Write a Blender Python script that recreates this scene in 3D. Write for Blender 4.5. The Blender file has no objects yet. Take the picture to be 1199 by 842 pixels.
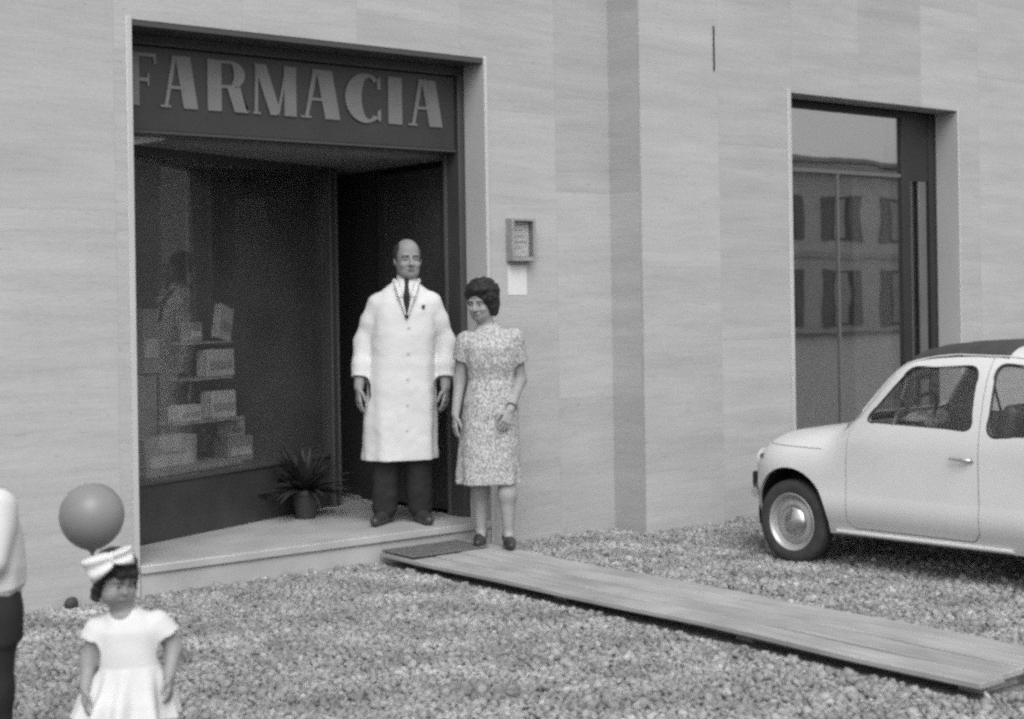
import bpy, bmesh, math, random
import numpy as np
from mathutils import Vector, Matrix
random.seed(7); rng = np.random.default_rng(11)
S = bpy.context.scene; COL = S.collection
PI = math.pi; rad = math.radians

# ------------------------------------------------------------------ camera
CAM = Vector((0, -7.28, 1.5)); ROLL = 0.016
F0 = Vector((.621, .784, 0)).normalized(); R0 = Vector((F0.y, -F0.x, 0)); U0 = Vector((0, 0, 1))
c_, s_ = math.cos(ROLL), math.sin(ROLL)
right = R0*c_ - U0*s_; up = R0*s_ + U0*c_
cam = bpy.data.cameras.new('camera'); co = bpy.data.objects.new('camera', cam); COL.objects.link(co)
M = Matrix.Identity(4)
for i in range(3):
    M[i][0] = right[i]; M[i][1] = up[i]; M[i][2] = -F0[i]; M[i][3] = CAM[i]
co.matrix_world = M
cam.sensor_width = 36; cam.lens = 1750/1199*36; cam.shift_y = (355-421)/1199; cam.clip_end = 600; cam.clip_start = .05
cam.dof.use_dof = True; cam.dof.focus_distance = 9.2; cam.dof.aperture_fstop = 3.2
S.camera = co

# ------------------------------------------------------------------ materials
def nodes(name):
    m = bpy.data.materials.new(name); m.use_nodes = True
    nt = m.node_tree; b = nt.nodes['Principled BSDF']
    return m, nt, b
def N(nt, t, **k):
    n = nt.nodes.new(t)
    for a, v in k.items(): setattr(n, a, v)
    return n
def g3(v): return (v, v, v, 1)
def mat(name, v, rough=.7, var=.12, scale=8., metal=0., bump=0., bscale=60., stretch=(1, 1, 1), spec=.4, coat=0., sheen=0.):
    """grey procedural material: base value v, with noise-driven variation of the surface itself"""
    m, nt, b = nodes(name)
    tc = N(nt, 'ShaderNodeTexCoord'); mp = N(nt, 'ShaderNodeMapping'); mp.inputs['Scale'].default_value = stretch
    nt.links.new(tc.outputs['Object'], mp.inputs['Vector'])
    no = N(nt, 'ShaderNodeTexNoise'); no.inputs['Scale'].default_value = scale; no.inputs['Detail'].default_value = 6
    nt.links.new(mp.outputs[0], no.inputs['Vector'])
    mr = N(nt, 'ShaderNodeMapRange'); mr.inputs['From Min'].default_value = .25; mr.inputs['From Max'].default_value = .75
    mr.inputs['To Min'].default_value = v*(1-var); mr.inputs['To Max'].default_value = v*(1+var)
    nt.links.new(no.outputs['Fac'], mr.inputs['Value'])
    cc = N(nt, 'ShaderNodeCombineColor')
    for i in range(3): nt.links.new(mr.outputs[0], cc.inputs[i])
    nt.links.new(cc.outputs[0], b.inputs['Base Color'])
    b.inputs['Roughness'].default_value = rough; b.inputs['Metallic'].default_value = metal
    b.inputs['Specular IOR Level'].default_value = spec
    if coat: b.inputs['Coat Weight'].default_value = coat; b.inputs['Coat Roughness'].default_value = .08
    if sheen: b.inputs['Sheen Weight'].default_value = sheen
    if bump:
        n2 = N(nt, 'ShaderNodeTexNoise'); n2.inputs['Scale'].default_value = bscale; n2.inputs['Detail'].default_value = 5
        nt.links.new(mp.outputs[0], n2.inputs['Vector'])
        bp = N(nt, 'ShaderNodeBump'); bp.inputs['Strength'].default_value = bump; bp.inputs['Distance'].default_value = .01
        nt.links.new(n2.outputs['Fac'], bp.inputs['Height']); nt.links.new(bp.outputs[0], b.inputs['Normal'])
    return m

def travertine():
    m, nt, b = nodes('travertine_slabs'); L = nt.links.new
    ge = N(nt, 'ShaderNodeNewGeometry'); sp = N(nt, 'ShaderNodeSeparateXYZ'); L(ge.outputs['Position'], sp.inputs[0])
    def math_(op, a, b_=None, c=None):
        n = N(nt, 'ShaderNodeMath', operation=op)
        for i, v in enumerate((a, b_, c)):
            if v is None: continue
            if isinstance(v, (int, float)): n.inputs[i].default_value = v
            else: L(v, n.inputs[i])
        return n.outputs[0]
    run = math_('SUBTRACT', sp.outputs[0], sp.outputs[1])
    cm = N(nt, 'ShaderNodeCombineXYZ'); L(run, cm.inputs[0]); L(sp.outputs[2], cm.inputs[2])
    sx, sz = .74, 1.32
    ui = math_('FLOOR', math_('DIVIDE', math_('ADD', run, .52), sx))
    shift = math_('MULTIPLY', math_('FRACT', math_('MULTIPLY', ui, .37)), 1.0)
    vz = math_('ADD', math_('DIVIDE', sp.outputs[2], sz), shift)
    vi = math_('FLOOR', vz)
    wn = N(nt, 'ShaderNodeTexWhiteNoise', noise_dimensions='2D'); cv = N(nt, 'ShaderNodeCombineXYZ'); L(ui, cv.inputs[0]); L(vi, cv.inputs[1]); L(cv.outputs[0], wn.inputs['Vector'])
    # streaks: position offset per slab so veins break at joints
    off = N(nt, 'ShaderNodeVectorMath', operation='SCALE'); L(wn.outputs['Color'], off.inputs[0]); off.inputs['Scale'].default_value = 20
    ad = N(nt, 'ShaderNodeVectorMath', operation='ADD'); L(cm.outputs[0], ad.inputs[0]); L(off.outputs[0], ad.inputs[1])
    def noise(scl, st, det=5, rough=.55):
        mp = N(nt, 'ShaderNodeMapping'); mp.inputs['Scale'].default_value = st; L(ad.outputs[0], mp.inputs[0])
        n = N(nt, 'ShaderNodeTexNoise'); n.inputs['Scale'].default_value = scl; n.inputs['Detail'].default_value = det; n.inputs['Roughness'].default_value = rough
        n.inputs['Distortion'].default_value = .3
        L(mp.outputs[0], n.inputs['Vector']); return n.outputs['Fac']
    n1 = noise(1.6, (.55, 1, 5.5)); n2 = noise(12, (.30, 1, 5.), 6, .7); n3 = noise(70, (.5, 1, 2.2), 3, .6)
    v = math_('MULTIPLY_ADD', math_('SUBTRACT', n1, .5), .16, .405)
    v = math_('MULTIPLY_ADD', math_('SUBTRACT', n2, .5), .16, v)
    v = math_('MULTIPLY_ADD', math_('SUBTRACT', n3, .5), .12, v)
    v = math_('MULTIPLY_ADD', math_('SUBTRACT', wn.outputs['Value'], .5), .04, v)
    st_ = noise(.8, (1, 1, 1), 3, .5); v = math_('MULTIPLY_ADD', math_('SUBTRACT', st_, .5), .10, v)
    fx = math_('FRACT', math_('DIVIDE', math_('ADD', run, .52), sx)); fz = math_('FRACT', vz)
    jx = math_('LESS_THAN', math_('MINIMUM', fx, math_('SUBTRACT', 1, fx)), .0032)
    jz = math_('LESS_THAN', math_('MINIMUM', fz, math_('SUBTRACT', 1, fz)), .0015)
    j = math_('MAXIMUM', jx, jz)
    v = math_('MULTIPLY', v, math_('SUBTRACT', 1, math_('MULTIPLY', j, .09)))
    pits = math_('LESS_THAN', noise(38, (.28, 1, 2.6), 4, .7), .335)
    v = math_('MULTIPLY', v, math_('SUBTRACT', 1, math_('MULTIPLY', pits, .25)))
    cc = N(nt, 'ShaderNodeCombineColor')
    for i in range(3): L(v, cc.inputs[i])
    L(cc.outputs[0], b.inputs['Base Color']); b.inputs['Roughness'].default_value = .55; b.inputs['Specular IOR Level'].default_value = .35
    hb = math_('SUBTRACT', math_('MULTIPLY_ADD', n3, .15, math_('MULTIPLY', pits, -.4)), math_('MULTIPLY', j, .8))
    bp = N(nt, 'ShaderNodeBump'); bp.inputs['Strength'].default_value = .35; bp.inputs['Distance'].default_value = .006; L(hb, bp.inputs['Height']); L(bp.outputs[0], b.inputs['Normal'])
    return m

def glass(name, ior=1.6, gain=1.6, tint=.92, rough=.0, veil=0.):
    m = bpy.data.materials.new(name); m.use_nodes = True; nt = m.node_tree; nt.nodes.clear(); L = nt.links.new
    out = N(nt, 'ShaderNodeOutputMaterial'); mx = N(nt, 'ShaderNodeMixShader'); tr = N(nt, 'ShaderNodeBsdfTransparent'); gl = N(nt, 'ShaderNodeBsdfGlossy')
    tr.inputs[0].default_value = g3(tint); gl.inputs['Roughness'].default_value = rough; gl.inputs[0].default_value = g3(.95)
    # Schlick reflectance from |cos| so that both faces of a pane behave alike
    ge = N(nt, 'ShaderNodeNewGeometry'); dp = N(nt, 'ShaderNodeVectorMath', operation='DOT_PRODUCT'); L(ge.outputs['Normal'], dp.inputs[0]); L(ge.outputs['Incoming'], dp.inputs[1])
    ab = N(nt, 'ShaderNodeMath', operation='ABSOLUTE'); L(dp.outputs['Value'], ab.inputs[0])
    om = N(nt, 'ShaderNodeMath', operation='SUBTRACT', use_clamp=True); om.inputs[0].default_value = 1; L(ab.outputs[0], om.inputs[1])
    p5 = N(nt, 'ShaderNodeMath', operation='POWER'); L(om.outputs[0], p5.inputs[0]); p5.inputs[1].default_value = 5
    r0 = ((ior-1)/(ior+1))**2
    fr = N(nt, 'ShaderNodeMath', operation='MULTIPLY_ADD'); L(p5.outputs[0], fr.inputs[0]); fr.inputs[1].default_value = 1-r0; fr.inputs[2].default_value = r0
    # slight waviness of old sheet glass
    tc = N(nt, 'ShaderNodeTexCoord'); no = N(nt, 'ShaderNodeTexNoise'); no.inputs['Scale'].default_value = 1.3; L(tc.outputs['Object'], no.inputs['Vector'])
    bp = N(nt, 'ShaderNodeBump'); bp.inputs['Strength'].default_value = .06; bp.inputs['Distance'].default_value = .02; L(no.outputs['Fac'], bp.inputs['Height']); L(bp.outputs[0], gl.inputs['Normal'])
    mu = N(nt, 'ShaderNodeMath', operation='MULTIPLY', use_clamp=True); mu.inputs[1].default_value = gain; L(fr.outputs[0], mu.inputs[0])
    L(mu.outputs[0], mx.inputs[0]); L(tr.outputs[0], mx.inputs[1]); L(gl.outputs[0], mx.inputs[2]); last = mx
    if veil:  # pale haze painted over the pane to lift its dark tones, slightly uneven
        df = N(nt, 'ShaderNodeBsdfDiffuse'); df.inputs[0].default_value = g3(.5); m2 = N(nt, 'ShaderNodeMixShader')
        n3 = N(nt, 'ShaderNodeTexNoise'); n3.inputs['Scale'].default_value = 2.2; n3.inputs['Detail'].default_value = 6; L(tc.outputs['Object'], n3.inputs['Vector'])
        dm_ = N(nt, 'ShaderNodeMapRange'); dm_.inputs['From Min'].default_value = .3; dm_.inputs['From Max'].default_value = .7; dm_.inputs['To Min'].default_value = veil*.7; dm_.inputs['To Max'].default_value = veil*1.3; L(n3.outputs['Fac'], dm_.inputs[0])
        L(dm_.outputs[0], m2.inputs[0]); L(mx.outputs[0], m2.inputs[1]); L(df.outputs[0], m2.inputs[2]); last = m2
    L(last.outputs[0], out.inputs[0])
    return m

def attr_mat(name, attr, rough=.75, bump=.3, bscale=90):
    m, nt, b = nodes(name)
    a = N(nt, 'ShaderNodeAttribute', attribute_name=attr)
    tc = N(nt, 'ShaderNodeTexCoord'); no = N(nt, 'ShaderNodeTexNoise'); no.inputs['Scale'].default_value = bscale; no.inputs['Detail'].default_value = 3
    nt.links.new(tc.outputs['Object'], no.inputs['Vector'])
    mr = N(nt, 'ShaderNodeMapRange'); mr.inputs['To Min'].default_value = .7; mr.inputs['To Max'].default_value = 1.3; nt.links.new(no.outputs['Fac'], mr.inputs[0])
    mu = N(nt, 'ShaderNodeMath', operation='MULTIPLY'); nt.links.new(a.outputs['Fac'], mu.inputs[0]); nt.links.new(mr.outputs[0], mu.inputs[1])
    cc = N(nt, 'ShaderNodeCombineColor')
    for i in range(3): nt.links.new(mu.outputs[0], cc.inputs[i])
    nt.links.new(cc.outputs[0], b.inputs['Base Color']); b.inputs['Roughness'].default_value = rough; b.inputs['Specular IOR Level'].default_value = .3
    return m

def wood_mat():
    m, nt, b = nodes('weathered_planks'); L = nt.links.new
    tc = N(nt, 'ShaderNodeTexCoord'); oi = N(nt, 'ShaderNodeObjectInfo')
    vs = N(nt, 'ShaderNodeVectorMath', operation='ADD'); cx = N(nt, 'ShaderNodeCombineXYZ')
    mu = N(nt, 'ShaderNodeMath', operation='MULTIPLY'); mu.inputs[1].default_value = 40; L(oi.outputs['Random'], mu.inputs[0]); L(mu.outputs[0], cx.inputs[0])
    L(tc.outputs['Object'], vs.inputs[0]); L(cx.outputs[0], vs.inputs[1])
    mp = N(nt, 'ShaderNodeMapping'); mp.inputs['Scale'].default_value = (22, 1.1, 22); L(vs.outputs[0], mp.inputs[0])
    no = N(nt, 'ShaderNodeTexNoise'); no.inputs['Scale'].default_value = 2; no.inputs['Detail'].default_value = 8; no.inputs['Distortion'].default_value = .6; L(mp.outputs[0], no.inputs['Vector'])
    n2 = N(nt, 'ShaderNodeTexNoise'); n2.inputs['Scale'].default_value = 2.3; n2.inputs['Detail'].default_value = 5; L(vs.outputs[0], n2.inputs['Vector'])
    mr = N(nt, 'ShaderNodeMapRange'); mr.inputs['From Min'].default_value = .3; mr.inputs['From Max'].default_value = .7; mr.inputs['To Min'].default_value = .26; mr.inputs['To Max'].default_value = .38; L(no.outputs['Fac'], mr.inputs[0])
    m2 = N(nt, 'ShaderNodeMapRange'); m2.inputs['From Min'].default_value = .3; m2.inputs['From Max'].default_value = .7; m2.inputs['To Min'].default_value = .78; m2.inputs['To Max'].default_value = 1.18; L(n2.outputs['Fac'], m2.inputs[0])
    m3 = N(nt, 'ShaderNodeMath', operation='MULTIPLY'); L(mr.outputs[0], m3.inputs[0]); L(m2.outputs[0], m3.inputs[1])
    mo = N(nt, 'ShaderNodeMapRange'); mo.inputs['To Min'].default_value = .9; mo.inputs['To Max'].default_value = 1.08; L(oi.outputs['Random'], mo.inputs[0])
    m4 = N(nt, 'ShaderNodeMath', operation='MULTIPLY'); L(m3.outputs[0], m4.inputs[0]); L(mo.outputs[0], m4.inputs[1])
    cc = N(nt, 'ShaderNodeCombineColor')
    for i in range(3): L(m4.outputs[0], cc.inputs[i])
    L(cc.outputs[0], b.inputs['Base Color']); b.inputs['Roughness'].default_value = .85
    bp = N(nt, 'ShaderNodeBump'); bp.inputs['Strength'].default_value = .5; bp.inputs['Distance'].default_value = .004; L(no.outputs['Fac'], bp.inputs['Height']); L(bp.outputs[0], b.inputs['Normal'])
    return m

def print_mat():
    """leafy speckled print of the summer dress"""
    m, nt, b = nodes('printed_dress_cloth'); L = nt.links.new
    tc = N(nt, 'ShaderNodeTexCoord'); mp = N(nt, 'ShaderNodeMapping'); mp.inputs['Scale'].default_value = (1.5, 1.5, .85); mp.inputs['Rotation'].default_value = (.2, .5, .1); L(tc.outputs['Object'], mp.inputs[0])
    no = N(nt, 'ShaderNodeTexNoise'); no.inputs['Scale'].default_value = 92; no.inputs['Detail'].default_value = 2.5; no.inputs['Distortion'].default_value = .7; L(mp.outputs[0], no.inputs['Vector'])
    cr = N(nt, 'ShaderNodeValToRGB'); cr.color_ramp.elements[0].position = .44; cr.color_ramp.elements[0].color = g3(.22); cr.color_ramp.elements[1].position = .56; cr.color_ramp.elements[1].color = g3(.55)
    L(no.outputs['Fac'], cr.inputs[0]); L(cr.outputs[0], b.inputs['Base Color']); b.inputs['Roughness'].default_value = .85; b.inputs['Specular IOR Level'].default_value = .15
    return m

MT = {}
MT['trav'] = travertine()
MT['marble'] = mat('pale_marble', .47, .4, .07, 5, stretch=(1, 1, .25), spec=.4)
MT['step'] = mat('worn_marble_step', .40, .5, .16, 4, bump=.1, bscale=30)
MT['ground'] = mat('gravelly_soil', .19, .95, .5, 22, bump=1.0, bscale=45, spec=.15)
MT['stone'] = attr_mat('gravel_stone', 'tone')
MT['wood'] = wood_mat()
MT['darkmetal'] = mat('dark_bronze_frame', .06, .35, .1, 5, metal=.0, spec=.5)
MT['alu'] = mat('dull_aluminium', .16, .4, .1, 5, metal=.3, spec=.5)
MT['signpanel'] = mat('dark_glass_sign', .036, .4, .15, 4, spec=.55)
MT['letter'] = mat('matt_sign_letter', .17, .5, .1, 9)
MT['riser'] = mat('dark_stone_riser', .042, .35, .2, 6, spec=.5)
MT['room'] = mat('shaded_room_paint', .55, .8, .1, 2)
MT['roomfloor'] = mat('shop_floor_tiles', .4, .4, .1, 3)
MT['glass'] = glass('shop_window_glass', 1.55, 1.2, .9, veil=.045)
MT['glass2'] = glass('mirror_like_window_glass', 2.1, 3.0, .75, veil=.03)
MT['carglass'] = glass('car_window_glass', 1.45, 1.2, .9)
MT['cotton'] = mat('white_cotton', .62, .85, .04, 4, spec=.1)
MT['shirt'] = mat('white_shirt_cloth', .62, .85, .03, 5, spec=.1)
MT['girlcloth'] = mat('white_dress_cloth', .62, .85, .04, 6, bump=.1, bscale=40, spec=.1)
MT['skin'] = mat('skin', .30, .55, .10, 14, spec=.3)
MT['skinw'] = mat('skin_pale', .30, .55, .10, 14, spec=.3)
MT['skinm'] = mat('skin_tanned', .26, .55, .12, 14, spec=.3)
MT['hair'] = mat('dark_hair', .022, .55, .4, 60, bump=.9, bscale=70, stretch=(1, 1, .3), spec=.3)
MT['greyhair'] = mat('greying_hair', .04, .6, .3, 60, bump=.6, bscale=80, spec=.3)
MT['feature'] = mat('dark_feature', .045, .5, .1, 20)
MT['lip'] = mat('lips', .16, .5, .1, 20)
MT['black'] = mat('black_cloth', .03, .85, .25, 10, spec=.15)
MT['shoe'] = mat('black_leather', .04, .4, .1, 10)
MT['print'] = print_mat()
MT['paint'] = mat('cream_white_car_paint', .61, .30, .05, 2.5, coat=.35)
MT['darkpaint'] = mat('dark_car_paint', .035, .3, .05, 1, coat=.5)
MT['chrome'] = mat('dull_chrome', .62, .22, .05, 4, metal=.95)
MT['hub'] = mat('painted_steel_rim', .42, .35, .08, 8, metal=.35)
MT['tyre'] = mat('black_rubber', .05, .75, .25, 20, bump=.3, bscale=60, spec=.3)
MT['blackrub'] = mat('dark_rubber_seal', .03, .6, .1, 9)
MT['under'] = mat('dark_underbody', .02, .9, .2, 5)
MT['canvas'] = mat('dark_canvas_roof', .05, .8, .15, 10, bump=.2)
MT['seat'] = mat('dark_vinyl_seat', .07, .45, .1, 10)
MT['headl'] = mat('cabin_lining', .25, .8, .05, 4)
MT['cloth'] = mat('flowered_cushion_cloth', .6, .85, .6, 30, stretch=(1, 1, 1))
MT['balloon'] = mat('rubber_balloon', .22, .36, .08, 4, spec=.4)
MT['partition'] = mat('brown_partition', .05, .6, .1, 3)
MT['blackframe'] = mat('black_window_frame', .03, .4, .1, 3)
MT['paper'] = mat('white_paper', .66, .8, .05, 30)
MT['print_line'] = mat('printed_lines', .3, .8, .1, 30)
MT['box'] = mat('pale_carton', .5, .7, .15, 14)
MT['boxd'] = mat('grey_carton', .28, .7, .2, 12)
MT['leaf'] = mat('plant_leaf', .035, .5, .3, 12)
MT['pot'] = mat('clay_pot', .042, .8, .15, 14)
MT['mat'] = mat('coir_doormat', .14, .95, .35, 50, bump=1, bscale=120, spec=.1)
MT['darkstone'] = mat('dark_pebble', .05, .8, .3, 30)
MT['facade'] = mat('pale_facade_plaster', .6, .9, .1, 2)
MT['facdark'] = mat('facade_window_dark', .04, .3, .2, 2, spec=.6)
MT['shutter'] = mat('shutter_paint', .16, .8, .1, 6)

# ------------------------------------------------------------------ object helpers
def tag(o, label=None, cat=None, group=None, kind=None):
    if label: o['label'] = label
    if cat: o['category'] = cat
    if group: o['group'] = group
    if kind: o['kind'] = kind
    return o
def empty(name, loc=(0, 0, 0), rz=0, **k):
    o = bpy.data.objects.new(name, None); COL.objects.link(o); o.location = loc; o.rotation_euler = (0, 0, rz); o.empty_display_size = .2
    return tag(o, **k)
def link(name, me, m, parent=None, smooth=None):
    o = bpy.data.objects.new(name, me); COL.objects.link(o)
    if m is not None and not me.materials: me.materials.append(m)
    if smooth is not None:
        me.shade_smooth() if hasattr(me, 'shade_smooth') else None
        if smooth < 180: me.set_sharp_from_angle(angle=rad(smooth))
    if parent: o.parent = parent
    return o
def frombm(name, bm, m, parent=None, smooth=None, bevel=0, seg=2):
    me = bpy.data.meshes.new(name); bmesh.ops.recalc_face_normals(bm, faces=bm.faces); bm.to_mesh(me); bm.free()
    o = link(name, me, m, parent, smooth)
    if bevel:
        md = o.modifiers.new('bevel', 'BEVEL'); md.width = bevel; md.segments = seg; md.limit_method = 'ANGLE'; md.angle_limit = rad(40)
        if smooth is None: me.shade_smooth(); me.set_sharp_from_angle(angle=rad(35))
    return o
def bbox(bm, lo, hi, Mx=None):
    lo = Vector(lo); hi = Vector(hi)
    r = bmesh.ops.create_cube(bm, size=1)['verts']
    for v in r:
        p = Vector(((lo[i]+hi[i])/2 + v.co[i]*(hi[i]-lo[i]) for i in range(3)))
        v.co = Mx @ p if Mx else p
    return r
def box(name, lo, hi, m, parent=None, bevel=0, Mx=None):
    bm = bmesh.new(); bbox(bm, lo, hi, Mx); return frombm(name, bm, m, parent, bevel=bevel)
def each(name, L, m, parent=None, bevel=0, fin=None):
    out = []
    for b in L:
        o = box(name, b[0], b[1], m, parent, bevel, b[2] if len(b) > 2 else None); out.append(o)
        if fin: fin(o)
    return out
def boxes(name, L, m, parent=None, bevel=0):
    bm = bmesh.new()
    for b in L: bbox(bm, b[0], b[1], b[2] if len(b) > 2 else None)
    return frombm(name, bm, m, parent, bevel=bevel)
def tube(bm, pts, r, seg=8):
    pts = [Vector(p) for p in pts]; rr = r if isinstance(r, (list, tuple)) else [r]*len(pts); rings = []
    for i, p in enumerate(pts):
        d = (pts[min(i+1, len(pts)-1)]-pts[max(i-1, 0)]).normalized()
        a = d.orthogonal().normalized() if i == 0 else (rings[-1][1] - d*rings[-1][1].dot(d)).normalized()
        b = d.cross(a)
        rings.append(([bm.verts.new(p+(a*math.cos(t)+b*math.sin(t))*rr[i]) for t in [2*PI*k/seg for k in range(seg)]], a))
    for i in range(len(pts)-1):
        A, B = rings[i][0], rings[i+1][0]
        for k in range(seg): bm.faces.new((A[k], A[(k+1) % seg], B[(k+1) % seg], B[k]))
    bm.faces.new(rings[0][0][::-1]); bm.faces.new(rings[-1][0])
def lathe(bm, prof, seg=32, Mx=Matrix.Identity(4)):
    """prof: list of (r, h) turned round local Z"""
    rings = []
    for r, h in prof:
        if r < 1e-5: rings.append([bm.verts.new(Mx @ Vector((0, 0, h)))])
        else: rings.append([bm.verts.new(Mx @ Vector((r*math.cos(2*PI*k/seg), r*math.sin(2*PI*k/seg), h))) for k in range(seg)])
    for A, B in zip(rings, rings[1:]):
        for k in range(seg):
            k2 = (k+1) % seg
            if len(A) == 1 and len(B) == 1: continue
            if len(A) == 1: bm.faces.new((A[0], B[k], B[k2]))
            elif len(B) == 1: bm.faces.new((A[k], A[k2], B[0]))
            else: bm.faces.new((A[k], A[k2], B[k2], B[k]))
def prism(name, poly, to3, m, parent=None, d0=0., d1=.02, bevel=0):
    """poly 2-D outline; to3(u,v,d) maps to 3-D"""
    bm = bmesh.new()
    a = [bm.verts.new(to3(u, v, d0)) for u, v in poly]; b = [bm.verts.new(to3(u, v, d1)) for u, v in poly]
    bm.faces.new(a); bm.faces.new(b[::-1])
    for i in range(len(poly)):
        j = (i+1) % len(poly); bm.faces.new((a[i], b[i], b[j], a[j]))
    bmesh.ops.triangulate(bm, faces=[f for f in bm.faces if len(f.verts) > 4])
    return frombm(name, bm, m, parent, bevel=bevel)
def copy_tree(o, parent=None):
    c = o.copy(); COL.objects.link(c); c.parent = parent
    for ch in [x for x in COL.objects if x.parent == o]: copy_tree(ch, c)
    return c
def evaluated(o):
    dg = bpy.context.evaluated_depsgraph_get(); dg.update()
    return bpy.data.meshes.new_from_object(o.evaluated_get(dg))
def tmpobj(bm):
    me = bpy.data.meshes.new('tmp'); bmesh.ops.recalc_face_normals(bm, faces=bm.faces); bm.to_mesh(me); bm.free()
    o = bpy.data.objects.new('tmp', me); COL.objects.link(o); return o
def boolean(base, cutters, op='DIFFERENCE'):
    """base, cutters: temp objects; returns mesh"""
    ms = []
    for c in cutters:
        md = base.modifiers.new('b', 'BOOLEAN'); md.operation = op; md.object = c; md.solver = 'EXACT'; ms.append(md)
    me = evaluated(base)
    for md in ms: base.modifiers.remove(md)
    return me
def kill(*os_):
    for o in os_: bpy.data.objects.remove(o, do_unlink=True)

# ------------------------------------------------------------------ signed-distance figures
class Field:
    def __init__(s, lo, hi, h):
        s.lo = np.array(lo, float); s.h = h; s.n = np.ceil((np.array(hi, float)-s.lo)/h).astype(int)+1
        s.f = np.full(s.n, .5, np.float32)
    def region(s, lo, hi, pad):
        a = np.clip(np.floor((np.array(lo)-pad-s.lo)/s.h).astype(int), 0, s.n-1); b = np.clip(np.ceil((np.array(hi)+pad-s.lo)/s.h).astype(int)+1, 1, s.n)
        if (b <= a).any(): return None
        ax = [s.lo[i]+s.h*np.arange(a[i], b[i]) for i in range(3)]
        X, Y, Z = np.meshgrid(*ax, indexing='ij')
        return (slice(a[0], b[0]), slice(a[1], b[1]), slice(a[2], b[2])), X.astype(np.float32), Y.astype(np.float32), Z.astype(np.float32)
    def put(s, sl, d, k, op):
        f = s.f[sl]
        if op == '+':
            h = np.maximum(k-np.abs(f-d), 0)/max(k, 1e-6); s.f[sl] = np.minimum(f, d)-h*h*k*.25
        else:
            d = -d; h = np.maximum(k-np.abs(f-d), 0)/max(k, 1e-6); s.f[sl] = np.maximum(f, d)+h*h*k*.25
    def cone(s, a, b, r1, r2, k=.02, op='+', flat=None):
        a = np.array(a, float); b = np.array(b, float); R = max(r1, r2)
        q = s.region(np.minimum(a, b)-R, np.maximum(a, b)+R, k+2.5*s.h)
        if q is None: return
        sl, X, Y, Z = q; d = b-a; L = float(d@d)+1e-9
        t = np.clip(((X-a[0])*d[0]+(Y-a[1])*d[1]+(Z-a[2])*d[2])/L, 0, 1)
        D = np.sqrt((X-a[0]-t*d[0])**2+(Y-a[1]-t*d[1])**2+(Z-a[2]-t*d[2])**2)-(r1+(r2-r1)*t)
        s.put(sl, D, k, op)
    def chain(s, pts, rs, k=.02):
        for i in range(len(pts)-1): s.cone(pts[i], pts[i+1], rs[i], rs[i+1], k)
    def ell(s, c, r, k=.02, op='+', R=None):
        c = np.array(c, float); r = np.array(r, float); m = r.max()
        q = s.region(c-m, c+m, k+2.5*s.h)
        if q is None: return
        sl, X, Y, Z = q; P = np.stack([X-c[0], Y-c[1], Z-c[2]], -1)
        if R is not None: P = P@np.array(R, np.float32)
        q1 = np.sqrt(((P/r)**2).sum(-1)); q2 = np.sqrt(((P/(r*r))**2).sum(-1))+1e-9
        s.put(sl, q1*(q1-1)/q2, k, op)
    def loft(s, lv, k=.02, n=2.4, folds=None, op='+'):
        """lv rows: z, cx, cy, rx, ry"""
        lv = np.array(sorted(lv), float); z0, z1 = lv[0, 0], lv[-1, 0]
        lo = [(lv[:, 1]-lv[:, 3]*1.2).min(), (lv[:, 2]-lv[:, 4]*1.3).min(), z0]; hi = [(lv[:, 1]+lv[:, 3]*1.2).max(), (lv[:, 2]+lv[:, 4]*1.3).max(), z1]
        q = s.region(lo, hi, k+2.5*s.h)
        if q is None: return
        sl, X, Y, Z = q
        g = lambda i: np.interp(Z, lv[:, 0], lv[:, i]).astype(np.float32)
        cx, cy, rx, ry = g(1), g(2), g(3), g(4)
        if folds is not None:
            th = np.arctan2((Y-cy)/ry, (X-cx)/rx); w = folds(th, Z); rx = rx*(1+w); ry = ry*(1+w)
        D = ((np.abs((X-cx)/rx)**n+np.abs((Y-cy)/ry)**n)**(1/n)-1)*np.minimum(rx, ry)
        D = np.maximum(D, np.maximum(z0-Z, Z-z1))
        s.put(sl, D.astype(np.float32), k, op)
    def smooth(s, it=1):
        for _ in range(it):
            for ax in range(3):
                f = s.f; g = f.copy()
                a = [slice(None)]*3; b = [slice(None)]*3; c = [slice(None)]*3
                a[ax] = slice(1, -1); b[ax] = slice(0, -2); c[ax] = slice(2, None)
                g[tuple(a)] = .5*f[tuple(a)]+.25*f[tuple(b)]+.25*f[tuple(c)]; s.f = g
    def mesh(s, name):
        f = s.f; ins = f < 0
        c = np.zeros(np.array(f.shape)-1, np.int8)
        for i in (0, 1):
            for j in (0, 1):
                for k in (0, 1): c += ins[i:f.shape[0]-1+i, j:f.shape[1]-1+j, k:f.shape[2]-1+k]
        act = (c > 0) & (c < 8); idx = np.argwhere(act); ids = -np.ones(act.shape, np.int64); ids[act] = np.arange(len(idx))
        acc = np.zeros((len(idx), 3)); cnt = np.zeros(len(idx))
        i0, j0, k0 = idx.T
        for ax in range(3):
            o1, o2 = [q for q in range(3) if q != ax]
            for u in (0, 1):
                for v in (0, 1):
                    o = [0, 0, 0]; o[o1] = u; o[o2] = v; e = list(o); e[ax] = 1
                    fa = f[i0+o[0], j0+o[1], k0+o[2]]; fb = f[i0+e[0], j0+e[1], k0+e[2]]
                    m = (fa < 0) != (fb < 0); t = np.where(m, fa/np.where(m, fa-fb, 1), 0)
                    p = np.tile(np.array(o, float), (len(idx), 1)); p[:, ax] = t
                    acc[m] += p[m]; cnt[m] += 1
        V = s.lo+s.h*(idx+acc/cnt[:, None])
        F = []
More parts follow.
